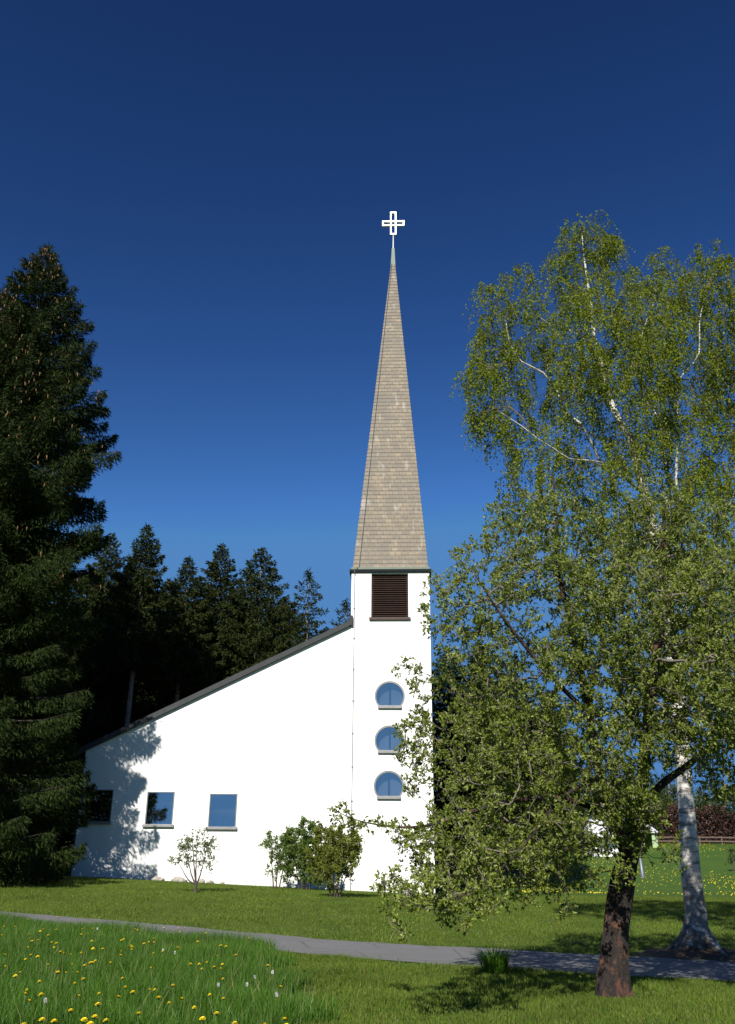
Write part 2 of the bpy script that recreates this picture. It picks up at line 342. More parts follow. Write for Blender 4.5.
# tussock of long grass at the near edge of the path
tp = G(495, 975); V = []; Ls = []
for i in range(420):
    a = random.uniform(0, 6.28); r = random.random() ** .6 * .17; b = Vector((math.cos(a) * r, math.sin(a) * r, -.03)); hh = random.uniform(.28, .52)
    ln = random.uniform(.05, .30) + r; a2 = a + random.uniform(-.5, .5); w = Vector((-math.sin(a2), math.cos(a2), 0)) * .006
    m1 = b + Vector((math.cos(a2) * ln * .3, math.sin(a2) * ln * .3, hh * .65)); t1 = b + Vector((math.cos(a2) * ln, math.sin(a2) * ln, hh * random.uniform(.7, 1)))
    k = len(V); V += [b - w, b + w, m1 + w, m1 - w, t1 + w * .2, t1 - w * .2]; Ls += [(k, k+1, k+2, k+3), (k+3, k+2, k+4, k+5)]
o = quads('grass_tussock', [tuple(v) for v in V], Ls, M['tall_grass']); o.location = (tp.x, tp.y, hz(tp.x, tp.y))
tag(o, 'dark tussock of long grass at the near edge of the path', 'grass tuft')

# ------------------------------------------------------------------ dandelions
def dandelion(seed):
    rnd = random.Random(seed)
    root = empty('dandelion', (0, 0, 0)); hh = rnd.uniform(.30, .36)
    MB().tube([(0, 0, -.03), (.01, 0, hh * .5), (.0, .01, hh)], [.003, .003, .003], 5).build('stem', M['stem'], root)
    b = MB()
    for ring, (nn, rr, zz) in enumerate([(16, .032, .0), (14, .025, .009), (10, .015, .015)]):
        for i in range(nn):
            a = i * 6.283 / nn + ring * .3; w = .0075
            c, s = math.cos(a), math.sin(a)
            b.add([(c*.004 + s*w*.5, s*.004 - c*w*.5, hh + zz*.6), (c*.004 - s*w*.5, s*.004 + c*w*.5, hh + zz*.6), (c*rr - s*w, s*rr + c*w, hh + zz + .005), (c*rr + s*w, s*rr - c*w, hh + zz + .005)], [(0,1,2,3)])
    b.build('flower', M['yellow'], root)
    b = MB(); b.tube([(0, 0, hh - .014), (0, 0, hh - .004), (0, 0, hh + .001)], [.005, .010, .012], 7); b.build('calyx', M['stem'], root)
    return root, hh
def puff(seed):
    rnd = random.Random(seed); root = empty('seed_head', (0, 0, 0)); hh = .34
    MB().tube([(0, 0, -.03), (.01, 0, hh * .5), (.0, 0, hh)], [.003, .003, .003], 5).build('stem', M['stem'], root)
    b = MB()
    for i in range(140):
        z = rnd.uniform(-1, 1); a = rnd.uniform(0, 6.28); r = math.sqrt(1 - z*z); d = Vector((r*math.cos(a), r*math.sin(a), z)); e = d.orthogonal().normalized() * .0025; c = Vector((0, 0, hh + .012))
        b.add([c + d*.004 - e*.3, c + d*.004 + e*.3, c + d*.024 + e, c + d*.024 - e], [(0,1,2,3)])
    b.build('seeds', M['puff'], root); return root, hh
def copy_tree(o, parent=None):
    c = o.copy(); col.objects.link(c); c.parent = parent
    for ch in [x for x in o.children]: copy_tree(ch, c)
    return c
dpx = [(15,112),(35,112),(70,95),(145,88),(95,122),(118,133),(92,145),(78,147),(145,152),(80,181),(93,184),(143,173),(228,147),(228,163),(248,166),(300,145),(322,161),(303,181),(352,153),(383,150),(433,163),(33,230),(128,222),(145,222),(183,223),(233,199),(210,239),(113,275),(172,315),(252,298),(285,282),(110,335),(135,340),(218,328),(215,342),(202,333),(273,338),(57,350),(422,255),(440,287),(463,203),(490,148),(540,158),(558,160),(583,181),(530,210),(608,141),(680,258),(645,205),(508,330),(492,338),(525,322),(565,345),(705,336),(697,350),(342,323),(385,284),(333,270),(650,350),(5,180),(210,117),(197,131),(226,199)]
wpx = [(235,122),(127,300),(627,242),(660,228),(403,172),(535,263),(605,262),(432,180),(673,287)]
for maker, pts, lab, cat, grp in ((dandelion, dpx, 'yellow dandelion in flower among the tall meadow grass', 'dandelion', 'dandelions in the tall meadow'),
                                  (puff, wpx, 'white dandelion seed head among the tall meadow grass', 'seed head', 'seed heads in the tall meadow')):
    protos = None
    if cat == 'dandelion': pts = pts + [(random.uniform(0, 560), 112 + random.random() ** 1.4 * 200) for _ in range(60)]
    for i, (u, v) in enumerate(pts):
        if protos is None: protos = [maker(1)]; o, hh = protos[0]
        else: o = copy_tree(protos[0][0])
        g = G(u / 2.45, 880 + v / 2.45, .33); s = random.uniform(.95, 1.12)
        o.location = (g.x, g.y, g.z - .33 * s + .0); k_ = (.9 if i < len(dpx) else .65) if cat == 'dandelion' else .62; o.scale = (s * k_, s * k_, s); o.rotation_euler = (random.uniform(-.05, .2), random.uniform(-.15, .15), random.uniform(0, 6.28))
        tag(o, lab, cat, grp)
# far field dandelions: nobody could count them
n = 16000; x = rng.uniform(8, 60, n); y = 48 + 75 * rng.random(n) ** 1.5
pt = np.sin(x * .21 + 1.0) * np.sin(y * .13) + .8 * np.exp(-((y - 62) / 9) ** 2) + rng.normal(0, .45, n)
ok = pt > .35; x, y = x[ok], y[ok]; n = len(x); z = height(x, y) + .12; r = .026
a = rng.uniform(0, 6.28, n); cx, cy = np.cos(a) * r, np.sin(a) * r
V = np.stack([np.stack([x + cx, y + cy, z], 1), np.stack([x - cy, y + cx, z + .02], 1), np.stack([x - cx, y - cy, z + .03], 1), np.stack([x + cy, y - cx, z - .02], 1),
              np.stack([x, y, z - .03], 1)], 1).reshape(-1, 3); k = np.arange(n) * 5
L = np.concatenate([np.stack([k, k+1, k+2, k+3], 1)]); Lt = np.concatenate([np.stack([k + i, k + (i + 1) % 4, k + 4], 1) for i in range(4)])
tag(mesh_np('field_dandelions', V, np.concatenate([L.ravel(), Lt.ravel()]), np.concatenate([np.full(len(L), 4), np.full(len(Lt), 3)]), M['yellow']), kind='stuff')

# ------------------------------------------------------------------ church
YAW = R(-2.6); FD = 44.0
A = P(392, 888, FD); CO = Vector((A.x, FD, 0))                      # local origin: foot of the tower's middle, on the front plane
ex = Vector((math.cos(YAW), math.sin(YAW), 0)); ey = Vector((-math.sin(YAW), math.cos(YAW), 0))
def PF(px, py, dy=0.0):
    """local (x, z) on the facade plane (moved dy inwards)"""
    d = ray(px, py); o = Vector((0, 0, EYE)); t = ((CO + ey * dy) - o).dot(ey) / d.dot(ey); p = o + d * t - CO
    return p.dot(ex), p.z
church = empty('church', CO, YAW, 'white rendered church with a single-pitch roof and a slender slate spire beside the dark spruces', 'church')
def facade(name, outer, holes, y0, depth, reveal, matr, parent):
    """front skin with openings and their reveals, plus sides, top and back"""
    loops = [[Vector((x, 0, z)) for x, z in outer]] + [[Vector((x, 0, z)) for x, z in h] for h in holes]
    tris = tessellate_polygon([[Vector((v.x, v.z, 0)) for v in l] for l in loops])
    flat = [v for l in loops for v in l]; b = MB()
    b.add([(v.x, y0, v.z) for v in flat], [tuple(t) for t in tris])
    for h in holes:
        m = len(h)
        b.add([(x, y0, z) for x, z in h] + [(x, y0 + reveal, z) for x, z in h], [(i, (i + 1) % m, m + (i + 1) % m, m + i) for i in range(m)])
    m = len(outer)
    b.add([(x, y0, z) for x, z in outer] + [(x, y0 + depth, z) for x, z in outer], [(i, m + i, m + (i + 1) % m, (i + 1) % m) for i in range(m)] + [tuple(m + i for i in range(m))])
    return b.build(name, matr, parent)
def rect(x0, x1, z0, z1): return [(x0, z0), (x1, z0), (x1, z1), (x0, z1)]
# key measures read off the facade
TL, TR = PF(350.6, 640)[0], PF(430.6, 640)[0]
ztop = PF(392, 571)[1]
lx0, lz1 = PF(371.5, 574); lx1, lz0 = PF(408.5, 618)
nave_l, nave_lz = PF(86, 751); _, rz = PF(350, 626)
slope = (rz - nave_lz) / (TL - nave_l)
ND, TD = 13.0, TR - TL
def arch(cx, cz, r, cut, n=28):
    a0 = math.acos(cut / r); pts = []
    for i in range(n + 1):
        a = -math.pi / 2 + a0 + (2 * math.pi - 2 * a0) * i / n; pts.append((cx + r * math.cos(a), cz + r * math.sin(a)))
    return pts
rounds = []
for cx, cy in ((389.8, 696), (389.6, 740.5), (388.8, 786)):
    x, z = PF(cx, cy); rr = PF(cx + 15.2, cy)[0] - x
    rounds.append((x, z - .02, rr, rr * .72))
rects = []
for (xl, yt, xr, yb) in ((83.5, 789.5, 113, 823), (145.5, 791.5, 174, 826), (208.5, 793.5, 237, 828.5)):
    xc = (xl + xr) / 2; x0 = PF(xl, (yt + yb) / 2)[0]; x1 = PF(xr, (yt + yb) / 2)[0]; z1 = PF(xc, yt)[1]; z0 = PF(xc, yb)[1]
    c = (x0 + x1) / 2; rects.append((c - .66, c + .66, z0, z1))
hole_t = [arch(x, z, r, c) for x, z, r, c in rounds] + [rect(lx0, lx1, lz0, lz1)]
nave_outer = [(nave_l, -1), (TL, -1), (TL, rz), (nave_l, nave_lz)]
facade('nave_wall', nave_outer, [rect(*w) for w in rects], 0.0, ND, .30, M['wall'], church)
facade('tower_wall', [(TL + .004, -1), (TR, -1), (TR, ztop - .05), (TL + .004, ztop - .05)], hole_t, -.03, TD, .32, M['wall'], church)
# roof of the nave: slab with fascia, reaching over the wall
def zr(x): return nave_lz + slope * (x - nave_l)
x0, x1, th = nave_l - .35, TL - .02, .16
rf = MB().add([(x0, -.12, zr(x0) + .01), (x1, -.12, zr(x1) + .01), (x1, ND + .3, zr(x1) + .01), (x0, ND + .3, zr(x0) + .01), (x0, -.12, zr(x0) + th), (x1, -.12, zr(x1) + th), (x1, ND + .3, zr(x1) + th), (x0, ND + .3, zr(x0) + th)],
         [(0,3,2,1),(4,5,6,7),(0,1,5,4),(1,2,6,5),(2,3,7,6),(3,0,4,7)]).build('roof', M['roof'], church)
f0, f1 = nave_l - .4, TL + .04
MB().add([(f0, -.17, zr(f0) + .0), (f1, -.17, zr(f1) + .0), (f1, -.123, zr(f1)), (f0, -.123, zr(f0)), (f0, -.17, zr(f0) + .27), (f1, -.17, zr(f1) + .27), (f1, -.123, zr(f1) + .27), (f0, -.123, zr(f0) + .27)],
         [(0,3,2,1),(4,5,6,7),(0,1,5,4),(1,2,6,5),(2,3,7,6),(3,0,4,7)]).build('fascia', M['fascia'], rf)
MB().box(TL - .06, TL + .10, -.20, .05, zr(TL) + .0, zr(TL) + .50).build('roof_end_cap', M['fascia'], rf)
bevel(MB().box(nave_l - .52, nave_l - .37, -.15, ND + .3, nave_lz - .30, nave_lz - .12).build('gutter', M['gutter'], rf), .02)
# windows
def add_rect_window(w):
    x0, x1, z0, z1 = w; t = .055; y = -.012
    fr = MB(); fr.box(x0, x0 + t, y, y + .08, z0, z1).box(x1 - t, x1, y, y + .08, z0, z1).box(x0 + t, x1 - t, y, y + .08, z1 - t, z1).box(x0 + t, x1 - t, y, y + .08, z0, z0 + t)
    win = empty('window', (0, 0, 0)); win.parent = church
    bevel(fr.build('frame', M['alu'], win), .01)
    MB().box(x0 + t, x1 - t, y + .035, y + .047, z0 + t, z1 - t).build('pane', M['glass'], win)
    bevel(MB().box(x0 - .07, x1 + .07, -.13, y - .003, z0 - .05, z0 + .075).build('sill', M['sill'], win), .012)
    MB().box(x0 - .02, x1 + .02, .31, .62, z0 - .05, z0 + .06).build('inner_ledge', M['dark'], win)
    MB().box(x0 - .05, x1 + .05, .80, .82, z0 - .1, z1 + .1).build('added_curtain', M['added_curtain'], win)  # no curtain known here: pale sheet added to make the pane look lighter
    return win
for i, w in enumerate(rects): add_rect_window(w)
for i, (x, z, r, c) in enumerate(rounds):
    win = empty('round_window', (0, 0, 0)); win.parent = church
    a = arch(x, z, r, c); b = arch(x, z, r - .075, c - .04); m = len(a); y = -.01
    V = [(u, y, v) for u, v in a] + [(u, y, v) for u, v in b] + [(u, y + .09, v) for u, v in a] + [(u, y + .09, v) for u, v in b]
    Fq = []
    for k in range(m):
        j = (k + 1) % m; Fq += [(k, j, m + j, m + k), (m + k, m + j, 3*m + j, 3*m + k), (2*m + k, 3*m + k, 3*m + j, 2*m + j)]
    MB().add(V, Fq).build('frame', M['alu'], win)
    g = arch(x, z, r - .07, c - .035); m = len(g)
    MB().add([(u, y + .05, v) for u, v in g], [tuple(range(m))]).build('pane', M['glass'], win)
    hw = math.sqrt(r*r - c*c) + .06
    MB().box(x - r, x - .04, .40, .42, z - c - .1, z + r + .1).box(x + .05, x + r, .36, .38, z - c - .1, z + r + .1).build('added_curtain', M['added_curtain'], win)  # faint inner panels, added in pale cloth so the glass reads lighter
    bevel(MB().box(x - hw, x + hw, -.15, -.013, z - c - .06, z - c + .08).build('sill', M['sill'], win), .012)
# louvre
lv = empty('louver', (0, 0, 0)); lv.parent = church
MB().box(lx0, lx0 + .09, .10, .22, lz0, lz1).box(lx1 - .09, lx1, .10, .22, lz0, lz1).box(lx0 + .09, lx1 - .09, .10, .22, lz1 - .12, lz1).build('frame', M['wood'], lv)
ns = 19; b = MB(); hh = (lz1 - .13 - lz0) / ns
for i in range(ns):
    z0 = lz0 + i * hh
    b.add([(lx0 + .09, .06, z0 - .0), (lx1 - .09, .06, z0), (lx1 - .09, .20, z0 + hh * .75), (lx0 + .09, .20, z0 + hh * .75), (lx0 + .09, .06, z0 + .025), (lx1 - .09, .06, z0 + .025), (lx1 - .09, .20, z0 + hh * .75 + .025), (lx0 + .09, .20, z0 + hh * .75 + .025)],
          [(0,3,2,1),(4,5,6,7),(0,1,5,4),(1,2,6,5),(2,3,7,6),(3,0,4,7)])
b.build('slats', M['wood'], lv); MB().box(lx0 + .01, lx1 - .01, .26, .30, lz0, lz1).build('backing', M['dark'], lv)
bevel(MB().box(lx0 - .10, lx1 + .10, -.14, .055, lz0 - .12, lz0 + .02).build('sill', M['louver_sill'], lv), .015)
# cornice band under the spire
tc = (TL + TR) / 2; hw = TD / 2; cy = TD / 2 - .03
bevel(MB().box(tc - hw - .10, tc + hw + .10, cy - hw - .10, cy + hw + .10, ztop - .09, ztop + .07).build('gutter', M['gutter'], church), .02)
MB().box(tc - hw - .02, tc + hw + .02, cy - hw - .02, cy + hw + .02, ztop + .07, ztop + .20).build('copper_flashing', M['copper'], church)
# spire: stepped slate courses
apx, apz = PF(393.2, 249, cy)
sz0 = ztop + .20; sw0 = hw - .07; nC = 86; Hs = apz - sz0; capz = .945
b = MB()
def sq(w, z): return [(tc + s * w + (apx - tc) * (z - sz0) / Hs, cy + q * w, z) for s, q in ((-1,-1),(1,-1),(1,1),(-1,1))]
for i in range(nC):
    f0 = capz * i / nC; f1 = capz * (i + 1) / nC; w0 = sw0 * (1 - f0) + .022; w1 = sw0 * (1 - f1) + .004
    q0, q1 = sq(w0, sz0 + Hs * f0), sq(w1, sz0 + Hs * f1)
    b.add(q0 + q1, [(0,1,5,4),(1,2,6,5),(2,3,7,6),(3,0,4,7),(3,2,1,0)])
M['slate'] = slate(sz0, Hs * capz / nC); sp = b.build('spire', M['slate'], church)
q0 = sq(sw0 * (1 - capz) + .035, sz0 + Hs * capz - .12); q1 = sq(.085, sz0 + Hs)
MB().add(q0 + q1, [(0,1,5,4),(1,2,6,5),(2,3,7,6),(3,0,4,7),(3,2,1,0),(4,5,6,7)]).build('cap', M['copper'], sp)
# cross
crx, crz = PF(393.3, 223.8, cy); rzd = PF(393.3, 235, cy)[1]
MB().tube([(apx, cy, apz - .1), (crx, cy, rzd + .05)], [.045, .03], 8).build('cross_pole', M['gold'], church)
ah = PF(404.3, 224, cy)[0] - crx; av = (PF(393.3, 212.8, cy)[1] - PF(393.3, 235.2, cy)[1]) / 2; g = .15; t = .042; y0, y1 = cy - .07, cy + .07
b = MB()
for s in (-1, 1):
    b.box(crx + s*g - t, crx + s*g + t, y0, y1, crz - av, crz + av)
    b.box(crx - ah, crx + ah, y0 - .004, y1 + .004, crz + s*g - t, crz + s*g + t)
    b.box(crx + s*(ah - t) - t, crx + s*(ah - t) + t, y0 - .008, y1 + .008, crz - g - t - .004, crz + g + t + .004)
    b.box(crx - g - t - .004, crx + g + t + .004, y0 - .008, y1 + .008, crz + s*(av - t) - t, crz + s*(av - t) + t)
bevel(b.build('cross', M['gold'], church), .008)
# lightning conductor down the spire and along the joint of nave and tower
cb = []
for i in range(13):
    f = i / 12; z = sz0 + Hs * capz * (1 - f); w = sw0 * (1 - (z - sz0) / Hs); cb.append((tc + (apx - tc) * (z - sz0) / Hs - w * .84, cy - w - .07, z))
xw = PF(354.5, 600)[0]; xb = PF(351, 860)[0]
cb += [(xw, -.19, ztop + .1), (xw, -.17, ztop - .12), (xw, -.07, ztop - .25), (xw, -.06, rz), ((xw + xb) / 2, -.06, (rz + 1) / 2), ((xw + xb) / 2, -.06, .6)]
cd = MB().tube(cb, [.016] * len(cb), 6).build('lightning_conductor', M['cable'], church)
for i in range(9):
    z = 1.4 + i * 1.55; b = MB().box(xw - .05 if z > rz else (xw + xb) / 2 - .04, xw + .03 if z > rz else (xw + xb) / 2 + .04, -.085, -.03, z, z + .05); b.build('clip', M['cable'], cd)
# candles on inner ledges
def candle(w, fx, hgt, lab):
    x = w[0] + (w[1] - w[0]) * fx; p = CO + ex * x + ey * .42
    o = MB().tube([(0, 0, 0), (0, 0, .02), (0, 0, .021), (0, 0, hgt)], [.06, .06, .045, .04], 12).build('candle', M['candle'], None, True)
    o.location = (p.x, p.y, w[2] + .06); tag(o, lab, 'candle')
candle(rects[2], .58, .33, 'white candle behind the glass of the rectangular window nearest the tower')
candle(rects[0], .62, .22, 'small white candle behind the shaded window next to the big spruce')

# stones along the foot of the wall
rp = None
for i, (px, s) in enumerate([(158, .16), (164, .12), (178, .20), (184, .15), (203, .17), (211, .12), (224, .10)]):
    x, _ = PF(px, 880); p = CO + ex * x - ey * (.30 + .12 * math.sin(i * 2.1))
    me = MB(); nn = 9; pts = []
    for j in range(6):
        th_ = math.pi * (j + .5) / 6
        for k in range(nn):
            a = 6.283 * k / nn; r = 1 + .18 * math.sin(3 * a + j + i) + .12 * math.sin(5 * a * (1 + i % 2) + 2 * j); pts.append((math.sin(th_) * math.cos(a) * r * 1.4, math.sin(th_) * math.sin(a) * r, math.cos(th_) * .75 * r))
    fs = [(j*nn + k, (j+1)*nn + k, (j+1)*nn + (k+1) % nn, j*nn + (k+1) % nn) for j in range(5) for k in range(nn)] + [tuple(range(nn)), tuple(5*nn + k for k in range(nn))[::-1]]
    o = me.add([(a*s, b*s, c*s) for a, b, c in pts], fs).build('stone', M['stone'], None, True)
    o.location = (p.x, p.y, hz(p.x, p.y) + s * .25); o.rotation_euler.z = i * 1.3
    tag(o, 'pale rough stone lying at the foot of the white wall behind the sapling', 'stone', 'stones along the foot of the nave wall')

# ------------------------------------------------------------------ leaves and trees
def unit(v): return v / (np.linalg.norm(v, axis=-1, keepdims=True) + 1e-9)
def leaf_quads(c, d, L_, W_, fold=.25, bias=.0):
    """diamond leaves: base c, direction d, length, width"""
    n = len(c); d = unit(d); r = unit(rng.normal(size=(n, 3))) + bias * np.array([-.15, -.45, .75]); s = unit(np.cross(d, r)); nn = np.cross(s, d)
    L_ = np.broadcast_to(L_, (n,))[:, None]; W_ = np.broadcast_to(W_, (n,))[:, None]
    mid = c + d * L_ * .45 + nn * W_ * fold
    V = np.stack([c, mid + s * W_ * .5, c + d * L_, mid - s * W_ * .5], 1).reshape(-1, 3)
    return V, np.arange(n * 4).reshape(n, 4)

def grow(limbs, tips, step=.22, jit=.05, fwd=.6, sag=0.0, pexp=.45, r0=.004, rmax=None):
    """limbs: list of (points, radius at start) given by hand; tips are joined to the nearest fitting wood. Returns chains of (pts, radii)"""
    pos = []; par = []; dr = []; chains = []; fixed = {}
    for pts, rs in limbs:
        pts = [np.array(tuple(p), float) for p in pts]; dense = []; rr = []
        # smooth densify (Catmull-Rom)
        Pn = [2 * pts[0] - pts[1]] + pts + [2 * pts[-1] - pts[-2]]
        for i in range(1, len(Pn) - 2):
            m = max(2, int(np.linalg.norm(Pn[i+1] - Pn[i]) / step))
            for j in range(m):
                t = j / m; a, b, c, d = Pn[i-1], Pn[i], Pn[i+1], Pn[i+2]
                dense.append(.5 * (2*b + (c-a)*t + (2*a-5*b+4*c-d)*t*t + (3*b-a-3*c+d)*t**3)); rr.append(rs[i-1] + (rs[i] - rs[i-1]) * t)
        dense.append(pts[-1]); rr.append(rs[-1])
        ch = []; base = None
        if pos:
            D_ = np.linalg.norm(np.array(pos) - dense[0], axis=1); base = int(D_.argmin())
        for i, p in enumerate(dense):
            q = base if i == 0 else len(pos) - 1
            v = dense[min(i+1, len(dense)-1)] - dense[max(i-1, 0)]
            pos.append(p); par.append(-1 if q is None else q); dr.append(v / (np.linalg.norm(v) + 1e-9)); fixed[len(pos)-1] = rr[i]; ch.append(len(pos)-1)
        chains.append(ch)
    cap = len(pos) + len(tips) * 30; PA = np.zeros((cap, 3)); DA = np.zeros((cap, 3)); n = len(pos); PA[:n] = pos; DA[:n] = dr
    nfix = len(chains)
    skip = np.zeros(cap, bool)
    tips = np.asarray(tips); F0 = np.array(pos); dt = np.array([np.linalg.norm(F0 - t_, axis=1).min() for t_ in tips]); tips = tips[np.argsort(dt + rng.uniform(0, .5, len(tips)))]
    zmin = min(p[2] for p in pos)
    skip[:n] = PA[:n, 2] < zmin + 1.6
    for tip in tips:
        v = tip - PA[:n]; d = np.linalg.norm(v, axis=1) + 1e-6; cs = (v * DA[:n]).sum(1) / d
        cost = d * (1 + fwd * (1 - cs)) + skip[:n] * 100; q = int(cost.argmin()); dd = d[q]
        if dd < .08 or (dd > 1.0 and cs[q] < 0): continue
        m = max(2, int(math.ceil(dd / step))); a = PA[q].copy(); c0 = a + DA[q] * dd * .35 + rng.normal(0, jit * dd, 3); c0[2] += sag * dd
        ch = [q]; prev = q
        for i in range(1, m + 1):
            t = i / m; p = (1-t)**2 * a + 2*t*(1-t) * c0 + t*t * tip + rng.normal(0, .018, 3) * (t < 1)
            if n >= cap: break
            PA[n] = p; w = p - PA[prev]; DA[n] = w / (np.linalg.norm(w) + 1e-9); par.append(prev); prev = n; ch.append(n); n += 1
        chains.append(ch)
    cnt = np.zeros(n); haschild = np.zeros(n, bool)
    for i in range(n):
        if par[i] >= 0: haschild[par[i]] = True
    cnt[~haschild] = 1
    for i in range(n - 1, -1, -1):
        if par[i] >= 0: cnt[par[i]] += cnt[i]
    rad = r0 * np.maximum(cnt, 1) ** pexp
    for i, r in fixed.items(): rad[i] = r
    out = []
    for ci, ch in enumerate(chains):
        r = rad[ch].copy()
        if ci >= nfix and len(ch) > 1: r[0] = min(r[0], r[1] * 1.25)
        if ci >= nfix: r = np.minimum(r, rad[ch[0]] * .8 if ch[0] in fixed else 9)
        out.append((PA[ch], r, ci < nfix))
    return out, PA[:n], DA[:n], rad
def build_wood(root, chains, thick, mat_t, mat_b, inv, wob=.05):
    tk = []; br = []
    for p, r, main in chains:
        p = p - inv
        if main or r.max() > thick: tk.append(tube_np(p, r, 12 if r.max() > .08 else 7, wob if r.max() > .08 else 0))
        else: br.append(tube_np(p, r, 4 if r.max() > .012 else 3))
    V, L_ = merge_tubes(tk); quads('trunk', V, L_, mat_t, root, True)
    if br: V, L_ = merge_tubes(br); quads('branches', V, L_, mat_b, root, True)
def blob_tips(blobs, n, shell=.5):
    """blobs: (px, py, depth, rx px, ry px, rd m, weight)"""
    out = []; w = np.array([b[3] * b[4] * (b[6] if len(b) > 6 else 1) for b in blobs], float); w /= w.sum()
    pick = rng.choice(len(blobs), n, p=w)
    for k in pick:
        px, py, D, rx, ry, rd = blobs[k][:6]; c = P(px, py, D); sx = (P(px + rx, py, D) - c).length; sz = (P(px, py - ry, D) - c).length
        v = rng.normal(size=3); v /= np.linalg.norm(v); v *= rng.random() ** (1/3 * shell * 2) 
        out.append(np.array([c.x + v[0]*sx, c.y + v[1]*rd, c.z + v[2]*sz]))
    return np.array(out)

# ---- birch
def birch():
    D = BIRCH[1]; z0 = hz(*BIRCH) - .25
    def q(px, py, dd=0): return P(px, py, D + dd)
    b0 = Vector((BIRCH[0], BIRCH[1], z0))
    trunk = [b0, b0 + Vector((-.03, 0, .45)), q(697, 925), q(691, 875), q(686, 800), q(680, 720, .1), q(668, 620, .2), q(651, 522, .2), q(637, 465, 0), q(629, 437, -.1), q(613, 409, -.1), q(603, 373, 0), q(595, 340, .1), q(591, 304, .1), q(585, 264, 0), q(582, 235, 0)]
    tr = [.36, .265, .215, .20, .165, .16, .15, .135, .115, .105, .09, .075, .06, .045, .03, .012]
    limbs = [(trunk, tr),
             ([q(648, 505, .2), q(635, 487, -.2), q(605, 463, -.7), q(580, 421, -1.0), q(556, 389, -1.2), q(526, 361, -1.5), q(506, 318, -1.6)], [.085, .075, .065, .055, .048, .038, .018]),
             ([q(655, 540, .2), q(664, 480, .8), q(659, 421, 1.2), q(640, 385, 1.5), q(648, 330, 1.7), q(655, 285, 1.8)], [.08, .07, .06, .045, .03, .012]),
             ([q(668, 610, .2), q(676, 520, -.5), q(677, 441, -.9), q(679, 381, -1.1), q(695, 350, -1.3), q(702, 290, -1.4)], [.09, .075, .062, .05, .035, .014]),
             ([q(672, 640, .2), q(705, 560, .3), q(735, 480, .6), q(745, 400, .9), q(750, 320, 1.0)], [.09, .075, .06, .04, .015]),
             ([q(603, 373, 0), q(585, 345, .4), q(560, 331, .7), q(534, 313, .9)], [.04, .035, .028, .015]),
             ([q(605, 463, -.7), q(570, 455, -1.6), q(535, 440, -2.0), q(500, 415, -2.2)], [.04, .035, .028, .012]),
             ([q(664, 560, .2), q(630, 520, 1.2), q(590, 470, 2.0), q(560, 420, 2.4)], [.06, .05, .035, .015]),
             ([q(613, 409, -.1), q(630, 370, -.8), q(645, 320, -1.2)], [.035, .03, .014])]
    B = [(588, 265, D, 36, 46, 1.4, 1.2), (580, 330, D, 58, 50, 2.2), (510, 310, D-1, 38, 36, 1.4), (490, 330, D-.5, 24, 50, 1.2), (498, 395, D-1, 34, 50, 1.6), (550, 400, D, 60, 60, 2.6, .9), (655, 305, D+.5, 40, 46, 1.8, 1.3),
         (700, 320, D, 42, 54, 2.0, 1.3), (740, 350, D+.5, 40, 78, 2.2, 1.2), (650, 390, D+.5, 62, 60, 2.8), (710, 430, D, 60, 66, 2.8), (630, 480, D, 80, 50, 2.8, .8), (540, 470, D-.5, 45, 40, 2.2, .8), (700, 530, D, 70, 60, 2.6, .8), (770, 430, D, 60, 110, 2.6, .9), (620, 560, D+.5, 60, 50, 2.2, .5), (730, 640, D, 60, 70, 2.4, .5), (600, 240, D, 24, 20, 1.0, 1.3), (560, 255, D, 20, 22, .9, 1.2), (700, 275, D, 26, 24, 1.2, 1.2), (650, 268, D, 20, 20, .9, 1.0), (620, 350, D-1.5, 80, 70, 1.4, .7), (480, 380, D-1, 22, 50, 1.0, .8)]
    limbs = [(limbs[0][0], limbs[0][1][:7] + [x_ * .85 for x_ in limbs[0][1][7:]])] + [([p_[0]] + [x_ + Vector(rng.normal(0, .07, 3)) for x_ in p_[1:]], [x_ * .48 for x_ in r_]) for p_, r_ in limbs[1:]]
    limbs = [limbs[0]] + [(sum([[p_[i], p_[i].lerp(p_[i+1], .5) + Vector(rng.normal(0, .07, 3))] for i in range(len(p_) - 1)], []) + [p_[-1]], sum([[r_[i], (r_[i] + r_[i+1]) / 2] for i in range(len(r_) - 1)], []) + [r_[-1]]) for p_, r_ in limbs[1:]]
    tips = blob_tips(B, 2300)
    chains, PA, DA, rad = grow(limbs, tips, .28, .06, .7, .05, .42, .0042)
    root = empty('birch_tree', b0, 0, 'tall birch with a white trunk and light hanging foliage beside the path', 'tree')
    inv = np.array(b0); build_wood(root, chains, .030, M['birch'], M['birch_twig'], inv, .04)
    rt = []
    for i in range(7):
        a = i * .9 + .3 * math.sin(i * 3); e = .50 + .16 * math.sin(i * 2.3)
        rt.append(tube_np([(math.cos(a) * d_, math.sin(a) * d_, z_) for d_, z_ in ((.09, .80), (.15, .50), (.25, .32), (e * .75, .17), (e * 1.2, .02))], [.08, .12, .12, .09, .03], 8, .05))
    V, L_ = merge_tubes(rt); quads('root_flare', V, L_, M['birch'], root, True)
    fine = np.where((rad < .014) & (PA[:, 2] > 4.5))[0]
    n = 11800; pk = rng.choice(fine, n); p0 = PA[pk] + rng.normal(0, .05, (n, 3)); out = DA[pk] * .35 + rng.normal(0, .3, (n, 3)); out[:, 2] = rng.uniform(-.2, .3, n)
    Ln = rng.uniform(.25, .85, n); C = []; Dr = []; st = []
    m = 13
